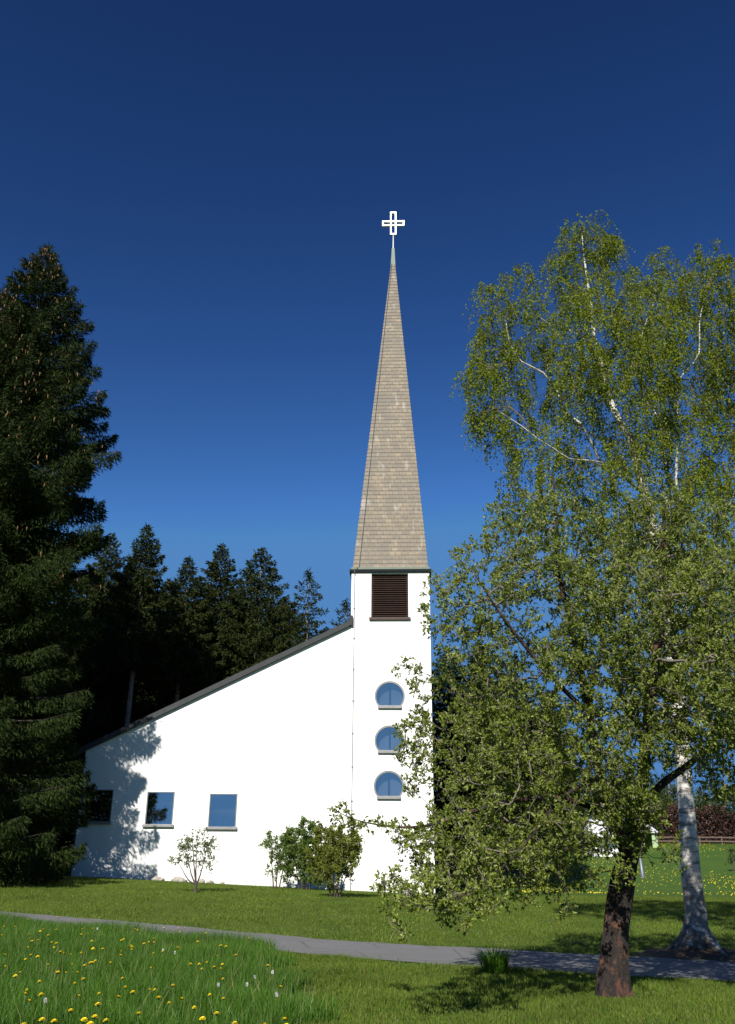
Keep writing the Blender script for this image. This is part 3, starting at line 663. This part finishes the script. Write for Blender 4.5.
    for i in range(m):
        t = (i + rng.random(n) * .8) / m; p = p0 + out * (t * Ln)[:, None] * .7; p[:, 2] -= (t ** 1.6) * Ln * .85
        C.append(p + rng.normal(0, .02, (n, 3))); d = rng.normal(0, .7, (n, 3)); d[:, 2] -= .7; Dr.append(d)
    C = np.concatenate(C); Dr = np.concatenate(Dr)
    V, L_ = leaf_quads(C - inv, Dr, rng.uniform(.042, .080, len(C)), rng.uniform(.030, .052, len(C)), .25, .7)
    quads('crown', V, L_, M['birch_leaf'], root)
    # hanging twigs
    s = slice(0, 2600); tw = []
    for a, o_, l in zip(p0[s] - inv, out[s], Ln[s]):
        tw.append(tube_np([a, a + o_ * l * .35 + np.array([0, 0, -l * .28]), a + o_ * l * .7 + np.array([0, 0, -l * .85])], [.004, .003, .002], 3))
    V, L_ = merge_tubes(tw); quads('hanging_twigs', V, L_, M['birch_twig'], root)
birch()

# ---- old fruit tree in front
def apple():
    g = G(613, 996); D = g.y
    def q(px, py, dd=0): return P(px, py, D + dd)
    b0 = Vector((g.x, g.y, g.z - .12))
    trunk = [b0, b0 + Vector((0.0, 0, .28)), q(613, 955), q(618, 915), q(625, 875), q(633, 840), q(640, 805), q(643, 765, .1), q(648, 715, .2), q(656, 650, .3), q(662, 590, .3), q(664, 530, .3), q(662, 485, .3)]
    tr = [.30, .225, .19, .172, .155, .140, .125, .12, .10, .08, .06, .035, .012]
    limbs = [(trunk, tr),
             ([q(628, 862), q(612, 815, -.1), q(598, 765, -.2), q(588, 705, -.1), q(574, 640, .1), q(560, 575, .2), q(556, 510, .2), q(552, 470, .2)], [.13, .11, .10, .085, .07, .05, .03, .012]),
             ([q(640, 805), q(665, 782, .2), q(700, 755, .5), q(735, 715, .8), q(765, 660, 1.0), q(770, 600, 1.1)], [.10, .085, .07, .055, .035, .014]),
             ([q(612, 818, -.1), q(570, 800, -.7), q(520, 800, -1.2), q(470, 812, -1.6), q(425, 826, -1.9), q(385, 826, -2.1), q(350, 818, -2.2), q(333, 808, -2.2)], [.07, .06, .048, .038, .026, .016, .009, .005]),
             ([q(598, 768, -.2), q(560, 735, .6), q(510, 715, 1.2), q(465, 700, 1.6), q(435, 680, 1.8)], [.07, .055, .04, .026, .01]),
             ([q(590, 715, -.1), q(545, 670, -.8), q(505, 620, -1.3), q(475, 575, -1.6)], [.06, .045, .03, .01]),
             ([q(600, 775, -.2), q(560, 800, -1.5), q(520, 850, -2.2), q(480, 885, -2.6), q(440, 905, -2.8), q(400, 905, -2.9)], [.045, .03, .022, .015, .010, .005]),
             ([q(643, 760, .1), q(650, 710, -1.2), q(660, 650, -1.8), q(672, 590, -2.0)], [.07, .055, .035, .012]),
             ([q(645, 745, .1), q(620, 690, 1.3), q(600, 630, 2.0), q(590, 570, 2.3)], [.07, .055, .035, .012]),
             ([q(650, 690, .2), q(690, 640, .6), q(715, 580, .8), q(725, 530, .8)], [.06, .045, .03, .012]),
             ([q(600, 790, -.1), q(575, 840, .8), q(545, 870, 1.3), q(505, 890, 1.6)], [.05, .038, .026, .01])]
    B = [(552, 520, D, 34, 44, 1.2), (520, 545, D, 42, 52, 1.4), (590, 550, D, 48, 50, 1.7), (650, 535, D, 50, 44, 1.7), (705, 560, D+.4, 44, 54, 1.6), (480, 590, D-.5, 38, 50, 1.4), (540, 610, D, 62, 60, 2.2, .9), (620, 620, D, 64, 60, 2.4, .9), (700, 640, D+.3, 60, 60, 2.2),
         (757, 640, D+.6, 40, 70, 1.8), (470, 660, D, 36, 58, 1.6), (520, 700, D, 62, 62, 2.3), (600, 690, D, 70, 60, 2.5, .8), (680, 710, D, 60, 50, 2.2, .8), (740, 720, D+.5, 50, 40, 1.8), (480, 750, D-.3, 46, 58, 2.0, 1.1), (550, 770, D-.3, 66, 50, 2.4, .9), (700, 775, D, 50, 24, 1.6, .5), (725, 800, D, 34, 22, 1.2, .35),
         (470, 820, D-1, 42, 46, 1.6), (530, 830, D-.6, 56, 46, 2.0, 1.1), (445, 850, D-1.8, 40, 34, 1.2, .9), (500, 870, D-1, 50, 38, 1.8, .9), (410, 890, D-2.6, 34, 26, .8, .7), (460, 905, D-2.4, 42, 24, 1.0, .8), (565, 865, D-.4, 36, 44, 1.5, .7), (395, 835, D-2, 30, 16, .4, .45), (565, 905, D-1.5, 18, 22, .6, .4), (352, 820, D-2.2, 22, 16, .25, .4), (400, 930, D-2.8, 16, 12, .3, .5),
         (412, 668, D+1.6, 20, 9, .3, .55), (415, 740, D, 24, 30, .5, .8), (422, 700, D+.5, 16, 30, .6, .6), (436, 610, D-.5, 14, 40, .5, .8), (510, 490, D, 16, 22, .5, .6), (626, 880, D-1.2, 16, 26, .4, .3), (670, 850, D-.8, 16, 30, .5, .35), (420, 775, D-1, 24, 24, .6, .6),
         (640, 640, D-1.2, 80, 70, 1.2, 1.1), (700, 700, D-1.8, 50, 60, 1.2, 1.2), (715, 610, D-1.5, 40, 60, 1.2, 1.0), (620, 740, D-1.2, 60, 44, 1.0, .9), (622, 800, D-1, 30, 30, .7, 2.2), (634, 840, D-.9, 12, 18, .5, 1.3), (600, 834, D-.9, 18, 20, .5, 1.3), (646, 815, D-1, 22, 22, .6, 1.4), (735, 780, D-1.6, 40, 30, 1.2, .6), (745, 690, D-2.6, 50, 60, 1.0, .8), (640, 555, D, 60, 60, 1.6, .8)]
    limbs = [(limbs[0][0], limbs[0][1][:6] + [x_ * .75 for x_ in limbs[0][1][6:]])] + [(p_, [x_ * .68 for x_ in r_]) for p_, r_ in limbs[1:]]
    tips = blob_tips(B, 5600)
    chains, PA, DA, rad = grow(limbs, tips, .16, .10, .35, .06, .43, .0036)
    root = empty('apple_tree', b0, 0, 'old gnarled fruit tree with reddish-brown leaning trunk and wide leafy crown in the foreground', 'tree')
    inv = np.array(b0); build_wood(root, chains, .045, M['apple_bark'], M['twig'], inv, .14)
    fine = np.where((rad < .013) & (PA[:, 2] > .9))[0]
    n = 34000; pk = rng.choice(fine, n); base = PA[pk] + rng.normal(0, .035, (n, 3)); up = DA[pk] * .5 + rng.normal(0, .5, (n, 3)); up[:, 2] += .5; up = unit(up)
    m = 6; C = []; Dr = []
    for i in range(m):
        C.append(base + up * rng.uniform(0, .05, n)[:, None]); Dr.append(up * .8 + rng.normal(0, .65, (n, 3)))
    C = np.concatenate(C); Dr = np.concatenate(Dr)
    V, L_ = leaf_quads(C - inv, Dr, rng.uniform(.034, .068, len(C)), rng.uniform(.018, .034, len(C)), .25, .9)
    quads('crown', V, L_, M['apple_leaf'], root)
    tw = []
    for a, u in zip(base[:7000] - inv, up[:7000]):
        tw.append(tube_np([a - u * .06, a + u * .03], [.004, .003], 3))
    V, L_ = merge_tubes(tw); quads('spurs', V, L_, M['twig'], root)
apple()

# ---- shrubs by the wall
def shrub(name, gpx, gpy, blobs, ntip, leafm, lab, cat, stems, nl, ls=(.07, .12), trunk_h=0.25, m=4, bole=0):
    g = G(gpx, gpy); D = g.y; b0 = Vector((g.x, g.y, g.z - .05)); limbs = []
    for (px, py, dd, off) in stems:
        t = P(px, py, D + dd); s = b0 + Vector((off, dd * .2, 0)); limbs.append(([s, s.lerp(t, .35) + Vector((0, 0, trunk_h * .4)), t], [.035, .022, .006]))
    if bole:
        tb = b0 + Vector((.02, 0, bole)); limbs = [([b0, b0.lerp(tb, .5), tb], [.075, .06, .055])] + [([tb] + p_[1:], [.035, .026, .008]) for p_, r_ in limbs]
    extra = []
    if name == 'shrub':
        for a, b, c, d, e, f in blobs:
            for _ in range(5):
                an = random.uniform(-2.9, -.25); extra.append((a + math.cos(an) * d * random.uniform(.85, 1.15), b + math.sin(an) * e * random.uniform(.9, 1.2), c, 3.2, 6.5, .25))
    tips = blob_tips([(a, b, D + c, d, e, f) for a, b, c, d, e, f in blobs + extra], ntip)
    chains, PA, DA, rad = grow(limbs, tips, .16, .08, .6, .12, .4, .005)
    root = empty(name, b0, 0, lab, cat); inv = np.array(b0); build_wood(root, chains, 0 if not bole else .05, M['shrub_bark'], M['shrub_bark'], inv, 0)
    fine = np.where((rad < .012) & (PA[:, 2] > g.z + .3))[0]; pk = rng.choice(fine, nl); base = PA[pk] + rng.normal(0, .05, (nl, 3)); up = unit(DA[pk] * .6 + rng.normal(0, .6, (nl, 3)) + np.array([0, 0, .4]))
    C = np.concatenate([base] * m); Dr = np.concatenate([up + rng.normal(0, .6, (nl, 3)) for _ in range(m)])
    V, L_ = leaf_quads(C - inv, Dr, rng.uniform(ls[0], ls[1], len(C)), rng.uniform(ls[0] * .45, ls[1] * .45, len(C)), .25, .8)
    quads('crown', V, L_, leafm, root)
shrub('sapling', 195, 893, [(196, 848, 0, 21, 20, .6), (180, 862, 0, 10, 10, .4), (207, 862, 0, 11, 12, .4), (184, 845, 0, 8, 12, .3), (212, 845, 0, 7, 12, .3)], 90, M['pale_leaf'],
      'small sapling with sparse pale leaves in front of the third window', 'sapling', [(186, 846, 0, -.04), (197, 838, .1, .0), (207, 848, -.1, .05), (192, 832, 0, .02), (178, 862, 0, -.03)], 680, (.07, .12), m=3, bole=.35)
shrub('shrub', 276, 889, [(271, 850, 0, 8, 13, .4), (277, 866, 0, 10, 18, .5), (287, 860, 0, 10, 22, .5)], 130, M['shrub_leaf'],
      'thin loose shrub at the left end of the bushes by the wall', 'shrub', [(270, 845, 0, -.1), (279, 855, 0, .0), (288, 850, .1, .12)], 1100, (.07, .12), m=3)
shrub('shrub', 304, 890, [(304, 845, 0, 21, 19, .8), (298, 862, 0, 22, 24, .8), (314, 862, 0, 18, 24, .8), (306, 833, 0, 12, 10, .4), (290, 850, 0, 12, 14, .5)], 380, M['shrub_leaf'],
      'bright green dense shrub in the middle of the bushes by the wall', 'shrub', [(292, 845, 0, -.2), (304, 835, .1, 0), (314, 845, -.1, .1), (298, 855, -.4, -.05), (320, 855, .2, .2)], 4600)
shrub('shrub', 335, 898, [(334, 846, 0, 23, 18, .8), (328, 866, 0, 23, 24, .8), (346, 862, 0, 14, 22, .8), (340, 838, 0, 12, 9, .5), (352, 850, 0, 9, 16, .5)], 420, M['brown_leaf'],
      'olive-brown shrub with many upright stems in front of the tower foot', 'shrub', [(322, 850, 0, -.15), (334, 838, .1, -.05), (345, 842, -.1, .06), (354, 855, 0, .15), (330, 860, -.5, 0), (340, 860, .5, .05)], 4400)

# ---- spruces
def spruce_mesh(seed, H, Rb, start, nb, per, profile, sprig=(.24, .42), w=(.05, .10), cones=False, leaf='spruce', top_pow=.8, lean=0):
    r = np.random.default_rng(seed); C = []; Dd = []; wood = []; cn = []; limbsw = []
    zt = np.linspace(-.3, H, 24); wood.append(tube_np([(0, 0, z) for z in zt], np.interp(zt, [-.3, .4, H * .6, H], [Rb * .085, Rb * .062, Rb * .038, .02]), 10, .03))
    for i in range(nb):
        f = (i + r.random()) / nb; z = start * H + (1 - start) * H * (f ** .92); fr = z / H
        Lb = Rb * profile(fr) * r.uniform(.72, 1.12)
        if Lb < .12: Lb = .12
        az = i * 2.39996 + r.normal(0, .25); ca, sa = math.cos(az), math.sin(az); out = np.array([ca, sa, 0]); side = np.array([-sa, ca, 0])
        k = max(10, int(per * Lb ** 1.45)); t = r.random(k) ** .62
        el = np.interp(fr, [0, .5, .85, 1], [-.42, -.22, .02, .5]); cur = np.interp(fr, [0, .6, 1], [.38, .30, .1])
        zz = Lb * (el * t + cur * (t ** 2.4) * .8)
        ww = .34 * Lb * (1 - t) ** .7 * np.minimum(1, t * 5 + .2) + .06
        s = r.uniform(-1, 1, k) * ww
        hang = r.random(k) ** 1.5 * (.16 + .10 * Lb) * (1 - .3 * t)
        p = out * (t * Lb)[:, None] + side * s[:, None]; p[:, 2] += z + zz - np.abs(s) * .22 - hang
        d = out * r.uniform(.1, 1, k)[:, None] + side * (np.sign(s) * r.uniform(0, .9, k))[:, None]; d[:, 2] += -.45 + r.normal(0, .35, k) + (.3 if fr > .85 else 0)
        C.append(p); Dd.append(d)
        tt = np.linspace(0, .95, 5); limbsw.append(tube_np(out * (tt * Lb)[:, None] + np.array([0, 0, 1.0]) * (z + Lb * (el * tt + cur * tt ** 2.4 * .8))[:, None], np.linspace(.012 * Lb + .01, .006, 5), 4))
        if cones and fr > .40 and r.random() < .92:
            for _ in range(r.integers(2, 9)):
                tc_ = r.uniform(.6, 1.0); pp = out * tc_ * Lb * 1.02 + side * r.normal(0, .12 * Lb); zc_ = z + Lb * (el * tc_ + cur * tc_ ** 2.4 * .8) - .05; cn.append(pp + np.array([0, 0, zc_]))
    # leader
    k = 60; C.append(np.stack([r.normal(0, .05, k), r.normal(0, .05, k), H - r.random(k) * 1.0], 1)); Dd.append(np.stack([r.normal(0, .6, k), r.normal(0, .6, k), np.full(k, .7)], 1))
    C = np.concatenate(C); Dd = unit(np.concatenate(Dd)); n = len(C)
    L_ = r.uniform(*sprig, n); W_ = r.uniform(*w, n); V, Lq = leaf_quads(C, Dd, L_, W_, .15)
    return V, Lq, (merge_tubes(wood), merge_tubes(limbsw)), cn
def place_spruce(kind, px, py, D, label, protos={}):
    t = P(px, py, D); gz = hz(t.x, t.y); H = t.z - gz
    if kind not in protos:
        V, Lq, ((wv, wl), (bv, bl)), cn = SP[kind]; root = empty('spruce_tree', (0, 0, 0)); quads('trunk', wv, wl, M['spruce_bark'], root, True)
        quads('crown', V, Lq, M['spruce_big'] if kind.startswith('big') else M['spruce'], root)
        quads('limbs', bv, bl, M['dark_bark'], root)
        if cn:
            b = MB()
            for c in cn:
                l = random.uniform(.12, .19); a, e = random.uniform(-.03, .03), random.uniform(-.03, .03)
                b.tube([tuple(c), (c[0] + a*.5, c[1] + e*.5, c[2] - l*.35), (c[0] + a, c[1] + e, c[2] - l)], [.012, .028, .010], 6)
            tag(b.build('cones', M['cone'], root), kind='stuff')
        protos[kind] = root; root['h'] = SPH[kind]; o = root
    else: o = copy_tree(protos[kind])
    s = H / SPH[kind]; o.location = (t.x, t.y, gz); sx = s * (.95 if kind == 'big' else random.uniform(.92, 1.08)); o.scale = (sx, sx, s); o.rotation_euler.z = random.uniform(0, 6.28) if kind != 'big' else .4
    if 'h' in o: del o['h']
    tag(o, label, 'spruce', 'spruces of the wood around the church')
    return o
full = lambda f: np.interp(f, [0, .06, .3, .42, .55, .78, .88, .94, .975, 1], [.90, .93, .88, .87, .91, .62, .38, .20, .09, .02])
slim = lambda f: np.interp(f, [0, .15, .4, .7, .9, 1], [.6, .9, 1.0, .75, .34, .03])
SPH = dict(big=29.5, big_b=28, tall=24, bare=24, airy=21, wide=22)
SP = dict(big=spruce_mesh(11, 29.5, 5.35, .03, 420, 150, full, (.16, .36), (.032, .058), True),
          big_b=spruce_mesh(12, 28, 4.6, .03, 320, 115, full, (.16, .36), (.032, .058), True),
          tall=spruce_mesh(21, 24, 3.9, .20, 240, 60, slim, (.2, .38), (.07, .12)),
          bare=spruce_mesh(22, 24, 3.9, .55, 150, 62, slim, (.2, .38), (.07, .12)),
          airy=spruce_mesh(23, 21, 3.4, .30, 110, 34, slim, (.22, .42), (.07, .11)),
          wide=spruce_mesh(24, 22, 4.9, .10, 250, 52, slim, (.2, .38), (.07, .12)))
place_spruce('big', 48, 246, 38.6, 'huge dark spruce with brown cones at the left edge, overhanging the end of the church')
place_spruce('big_b', 8, 287, 43, 'second cone-bearing spruce top showing left of the huge spruce')
place_spruce('wide', -45, 560, 50, 'spruce at the very left edge, low behind the huge spruce')
place_spruce('wide', 20, 600, 54, 'spruce behind the huge spruce, left of the end wall of the church')
place_spruce('wide', 36, 742, 47, 'young low spruce at the end wall of the church under the huge spruce')
place_spruce('wide', 60, 775, 52, 'young spruce just behind the left corner of the white wall')
place_spruce('wide', 4, 752, 46, 'young low spruce at the very left edge under the huge spruce')
spr = [('bare', 148, 526, 57, 'tall spruce with a pale bare lower trunk right behind the low end of the roof'),
       ('tall', 112, 534, 60, 'spruce peeping out between the huge spruce and the bare-trunked one'),
       ('bare', 189, 558, 60, 'spruce with a thin bare trunk just right of the tallest one behind the roof'),
       ('tall', 222, 545, 64, 'pointed dense spruce, left one of the twin tops above the middle of the roof'),
       ('wide', 262, 549, 63, 'pointed dense spruce, right one of the twin tops above the middle of the roof'),
       ('airy', 309, 571, 62, 'airy spruce with separate upswept branches against the sky near the tower'),
       ('airy', 346, 601, 66, 'spruce tip just showing beside the left edge of the tower'),
       ('tall', 132, 566, 72, 'rear spruce filling the gap left of the tallest one behind the roof'),
       ('wide', 170, 580, 76, 'rear spruce between the bare-trunked spruces'),
       ('tall', 205, 596, 75, 'low rear spruce just left of the twin tops'),
       ('wide', 242, 592, 76, 'rear spruce standing in the gap between the twin tops'),
       ('wide', 285, 598, 72, 'low spruce between the twin tops and the airy spruce'),
       ('tall', 326, 628, 74, 'low spruce right of the airy one, partly behind the roof slope'),
       ('wide', 92, 570, 62, 'dark spruce merged into the right flank of the huge spruce'),
       ('tall', 60, 560, 66, 'spruce hidden behind the huge spruce above the roof end'),
       ('wide', 448, 650, 60, 'spruce tip right beside the tower behind the fruit tree'),
       ('tall', 478, 642, 63, 'second spruce right of the tower behind the fruit tree'),
       ('wide', 512, 668, 60, 'third spruce right of the tower behind the fruit tree'),
       ('tall', 548, 690, 66, 'fourth spruce right of the tower behind the fruit tree'),
       ('tall', 556, 735, 74, 'fifth spruce right of the tower, lower than its neighbours'),
       ('tall', 462, 700, 72, 'rear spruce behind the pair beside the tower'),
       ('wide', 530, 712, 78, 'rear spruce behind the third and fourth right of the tower')]
spr += [('wide', 100, 628, 84, 'back row spruce behind the two at the left of the roof'), ('tall', 150, 632, 86, 'back row spruce closing the view between the two bare trunks'),
        ('wide', 192, 640, 84, 'back row spruce right of the second bare trunk'), ('wide', 232, 645, 87, 'back row spruce behind the left twin top'), ('tall', 272, 648, 85, 'back row spruce behind the right twin top')]
for k_, px, py, D, lab in spr: place_spruce(k_, px, py, D, lab)

# ---- far side of the field
def far_tree(name, px, ptop, D, w, lab, leafm, nleaf=5200, seed=1, trunk=True):
    t = P(px, ptop, D); gz = hz(t.x, t.y); H = t.z - gz; r = np.random.default_rng(seed); root = empty(name, (t.x, t.y, gz), 0, lab, 'tree', 'trees behind the field')
    tips = []
    for i in range(220):
        v = r.normal(size=3); v /= np.linalg.norm(v); v *= r.random() ** .4; tips.append(np.array([v[0]*w, v[1]*w*.8, H*.58 + v[2]*H*.42]))
    limbs = [([(0, 0, -.3), (.1, 0, H*.3), (-.1, .1, H*.6), (0, 0, H*.92)], [w*.09, w*.07, w*.04, .03])]
    ch, PA, DA, rad = grow(limbs, np.array(tips), .6, .06, .5, .05, .42, .012); build_wood(root, ch, .2, M['spruce_bark'], M['twig'], np.zeros(3), .03)
    fine = np.where(rad < .05)[0]; pk = r.choice(fine, nleaf); c = PA[pk] + r.normal(0, .28, (nleaf, 3)); V, L_ = leaf_quads(c, r.normal(size=(nleaf, 3)), r.uniform(.18, .34, nleaf), r.uniform(.14, .26, nleaf)); quads('crown', V, L_, leafm, root)
far_tree('broadleaf_tree', 668, 775, 128, 5, 'low olive tree behind the copper hedge, left of the birch trunk', M['far_leaf'], seed=3)
far_tree('broadleaf_tree', 722, 782, 132, 5.5, 'green tree behind the copper hedge at the right edge', M['far_leaf'], seed=4)
far_tree('broadleaf_tree', 632, 770, 126, 5, 'tree behind the white cottage', M['far_leaf'], seed=5)
far_tree('broadleaf_tree', 600, 760, 105, 5, 'dark green tree on the left of the white cottage', M['far_leaf'], seed=6)
far_tree('broadleaf_tree', 770, 770, 125, 6, 'tree beyond the end of the copper hedge', M['far_leaf'], seed=8)
# copper hedge
x0_, x1_ = P(634, 835, 118).x, P(800, 835, 118).x; n = 26000; r = np.random.default_rng(5)
x = r.uniform(x0_, x1_, n); top = 4.0 + .5 * np.sin(x * .5) + .35 * np.sin(x * 1.3 + 1); y = 118 + r.normal(0, .8, n); z = height(x, y) + r.random(n) * top
V, L_ = leaf_quads(np.stack([x, y, z], 1), r.normal(size=(n, 3)), r.uniform(.2, .38, n), r.uniform(.14, .24, n))
hd = empty('hedge', (0, 0, 0), 0, 'tall copper-brown hedge along the top of the dandelion field', 'hedge'); quads('foliage', V, L_, M['hedge_leaf'], hd)
b = MB()
for i in range(60):
    xx = x0_ + (x1_ - x0_) * (i + .5) / 60; zz = hz(xx, 118); b.tube([(xx, 118, zz - .2), (xx + .1, 118, zz + 1.5), (xx - .1, 118.1, zz + 2.9)], [.06, .04, .015], 5)
b.build('stems', M['twig'], hd)
# paddock fence
fe = empty('fence', (0, 0, 0), 0, 'low brown wooden rail fence at the foot of the copper hedge', 'fence')
fx = np.arange(P(655, 840, 112).x, P(800, 840, 112).x, 2.6)
for i in range(len(fx)): MB().box(fx[i] - .07, fx[i] + .07, 111.9, 112.04, hz(fx[i], 112) - .2, hz(fx[i], 112) + 1.0).build('post', M['fence'], fe)
for hgt in (.35, .78):
    b = MB()
    for i in range(len(fx) - 1):
        a, c = fx[i], fx[i+1]; za, zb = hz(a, 112) + hgt, hz(c, 112) + hgt
        b.add([(a, 111.84, za), (c, 111.84, zb), (c, 111.89, zb), (a, 111.89, za), (a, 111.84, za+.14), (c, 111.84, zb+.14), (c, 111.89, zb+.14), (a, 111.89, za+.14)], [(0,3,2,1),(4,5,6,7),(0,1,5,4),(1,2,6,5),(2,3,7,6),(3,0,4,7)])
    b.build('rail', M['fence'], fe)
# white cottage seen in pieces behind the fruit tree
c0 = P(610, 866, 92); gz = hz(c0.x, c0.y)
ct = empty('cottage', (c0.x, c0.y, gz), 0, 'small white cottage with pale roof and dark window band half hidden behind the fruit tree', 'cottage')
zt = P(608, 838, 92).z - gz; zR = P(608, 822, 92).z - gz; wl = P(590, 850, 92).x - c0.x; wr = P(627, 850, 92).x - c0.x
MB().box(wl + .25, wr - .25, 0, 4, -.5, zt).build('wall', M['shed_white'], ct)
MB().add([(wl, -.5, zt), (wr, -.5, zt), (wr, 4.5, zt), (wl, 4.5, zt), (wl + .1, 1.9, zR + .3), (wr - .1, 1.9, zR + .3), (wr, -.5, zt + .15), (wl, -.5, zt + .15), (wr, 4.5, zt + .15), (wl, 4.5, zt + .15)],
         [(0,3,2,1),(0,1,6,7),(7,6,5,4),(8,9,4,5),(2,3,9,8),(1,2,8,5,6),(3,0,7,4,9)]).build('roof', M['shed_roof'], ct)
wn = MB().box(wl + .7, wr - .7, -.04, -.003, zt - .95, zt - .25).build('window', M['alu'], ct); MB().box(wl + .8, wr - .8, -.06, -.043, zt - .87, zt - .33).build('pane', M['glass'], wn)
MB().tube([(wr - .45, -.35, -.2), (wr - .15, -.42, zt)], [.12, .11], 8).build('porch_post', M['shed_white'], ct)
# pale green shelter
s0 = P(648.5, 846, 106); gz = hz(s0.x, s0.y); sh = empty('shelter', (s0.x, s0.y, gz), 0, 'tiny pale green shelter with white roof under the copper hedge', 'shelter')
w_ = P(657.5, 840, 106).x - s0.x; zt = P(648, 833, 106).z - gz
MB().box(-w_, -w_ * .35, 0, .12, -.3, zt).box(w_ * .45, w_, 0, .12, -.3, zt).box(-w_, w_, 1.9, 2.0, -.3, zt).box(-w_, -w_ + .1, .12, 1.9, -.3, zt).box(w_ - .1, w_, .12, 1.9, -.3, zt).build('wall', M['shed_green'], sh)
MB().add([(-w_ - .15, -.3, zt), (w_ + .15, -.3, zt), (w_ + .15, 2.3, zt), (-w_ - .15, 2.3, zt), (-w_ - .15, -.3, zt + .1), (w_ + .15, -.3, zt + .1), (w_ - .1, 2.3, zt + 1.0), (-w_ + .1, 2.3, zt + 1.0)], [(0,3,2,1),(4,5,6,7),(0,1,5,4),(1,2,6,5),(2,3,7,6),(3,0,4,7)]).build('roof', M['shed_roof'], sh)
# grey pole in the field
g = G(643, 878); zt = P(641.5, 853, g.y).z - g.z
o = MB().tube([(0, 0, -.3), (0, 0, .1), (-.08, 0, zt)], [.20, .17, .07], 8).build('marker_post', M['post'], None, True); o.location = (g.x, g.y, g.z); tag(o, 'grey tapering post in the field right of the fruit tree trunk', 'post')
# young tree at the right edge
shrub('young_tree', 733, 872, [(732, 855, 0, 5, 8, .5), (730, 862, 0, 4, 5, .4)], 50, M['far_leaf'], 'thin dark young tree standing in the field at the right edge', 'young tree', [(732, 848, 0, 0), (735, 852, .2, .05)], 130, (.12, .22), m=2)

# ------------------------------------------------------------------ light
w = bpy.data.worlds.new('World'); sc.world = w; w.use_nodes = True; nt = w.node_tree; bg = nt.nodes['Background']
sky = nt.nodes.new('ShaderNodeTexSky'); sky.sky_type = 'NISHITA'; sky.sun_disc = False; sky.sun_elevation = SUN_EL; sky.sun_rotation = math.pi + SUN_AZ
sky.altitude = 900; sky.air_density = 1.0; sky.dust_density = .1; sky.ozone_density = 4.0
hs = nt.nodes.new('ShaderNodeHueSaturation'); hs.inputs['Saturation'].default_value = 1.17; hs.inputs['Value'].default_value = .92; hs.inputs['Hue'].default_value = .518
nt.links.new(sky.outputs[0], hs.inputs['Color']); gm = nt.nodes.new('ShaderNodeGamma'); gm.inputs[1].default_value = 1.9; nt.links.new(hs.outputs[0], gm.inputs[0])
skyc = mixc(nt, 1.0, mixc(nt, 1.0, gm.outputs[0], (1.88, 1.42, .536), 'MULTIPLY'), (1.15, 3.2, 7.2), 'DARKEN')
tcw = nt.nodes.new('ShaderNodeTexCoord'); mpw = nt.nodes.new('ShaderNodeMapping'); mpw.inputs['Scale'].default_value = (1.6, 1.6, 9); nt.links.new(tcw.outputs['Generated'], mpw.inputs[0])
cn_ = ramp(nt, noise(nt, 1.7, 6, .6, mpw.outputs[0], .5), [(.50, 0.), (.72, 1.)])
sw = nt.nodes.new('ShaderNodeSeparateXYZ'); nt.links.new(tcw.outputs['Generated'], sw.inputs[0])
em = ramp(nt, sw.outputs[2], [(.0, .5), (.10, .42), (.24, .10), (.36, 0.)])
mm = nt.nodes.new('ShaderNodeMath'); mm.operation = 'MULTIPLY'; nt.links.new(cn_, mm.inputs[0]); nt.links.new(em, mm.inputs[1])
nt.links.new(mixc(nt, mm.outputs[0], skyc, (6.5, 7.2, 8.4)), bg.inputs[0]); bg.inputs[1].default_value = .051
sd = bpy.data.lights.new('sun', 'SUN'); sd.energy = 5.0; sd.angle = R(.53); sd.color = (1, .95, .86); so = bpy.data.objects.new('sun', sd); col.objects.link(so)
sv = Vector((-math.sin(SUN_AZ) * math.cos(SUN_EL), -math.cos(SUN_AZ) * math.cos(SUN_EL), math.sin(SUN_EL)))
so.rotation_euler = sv.to_track_quat('Z', 'Y').to_euler(); so.location = sv * 60
vs = sc.view_settings; vs.view_transform = 'Standard'; vs.look = 'None'; vs.gamma = 1; vs.use_curve_mapping = False; vs.exposure = .55
sc.render.engine = 'CYCLES'; sc.cycles.max_bounces = 6; sc.cycles.transparent_max_bounces = 8; sc.cycles.use_denoising = True
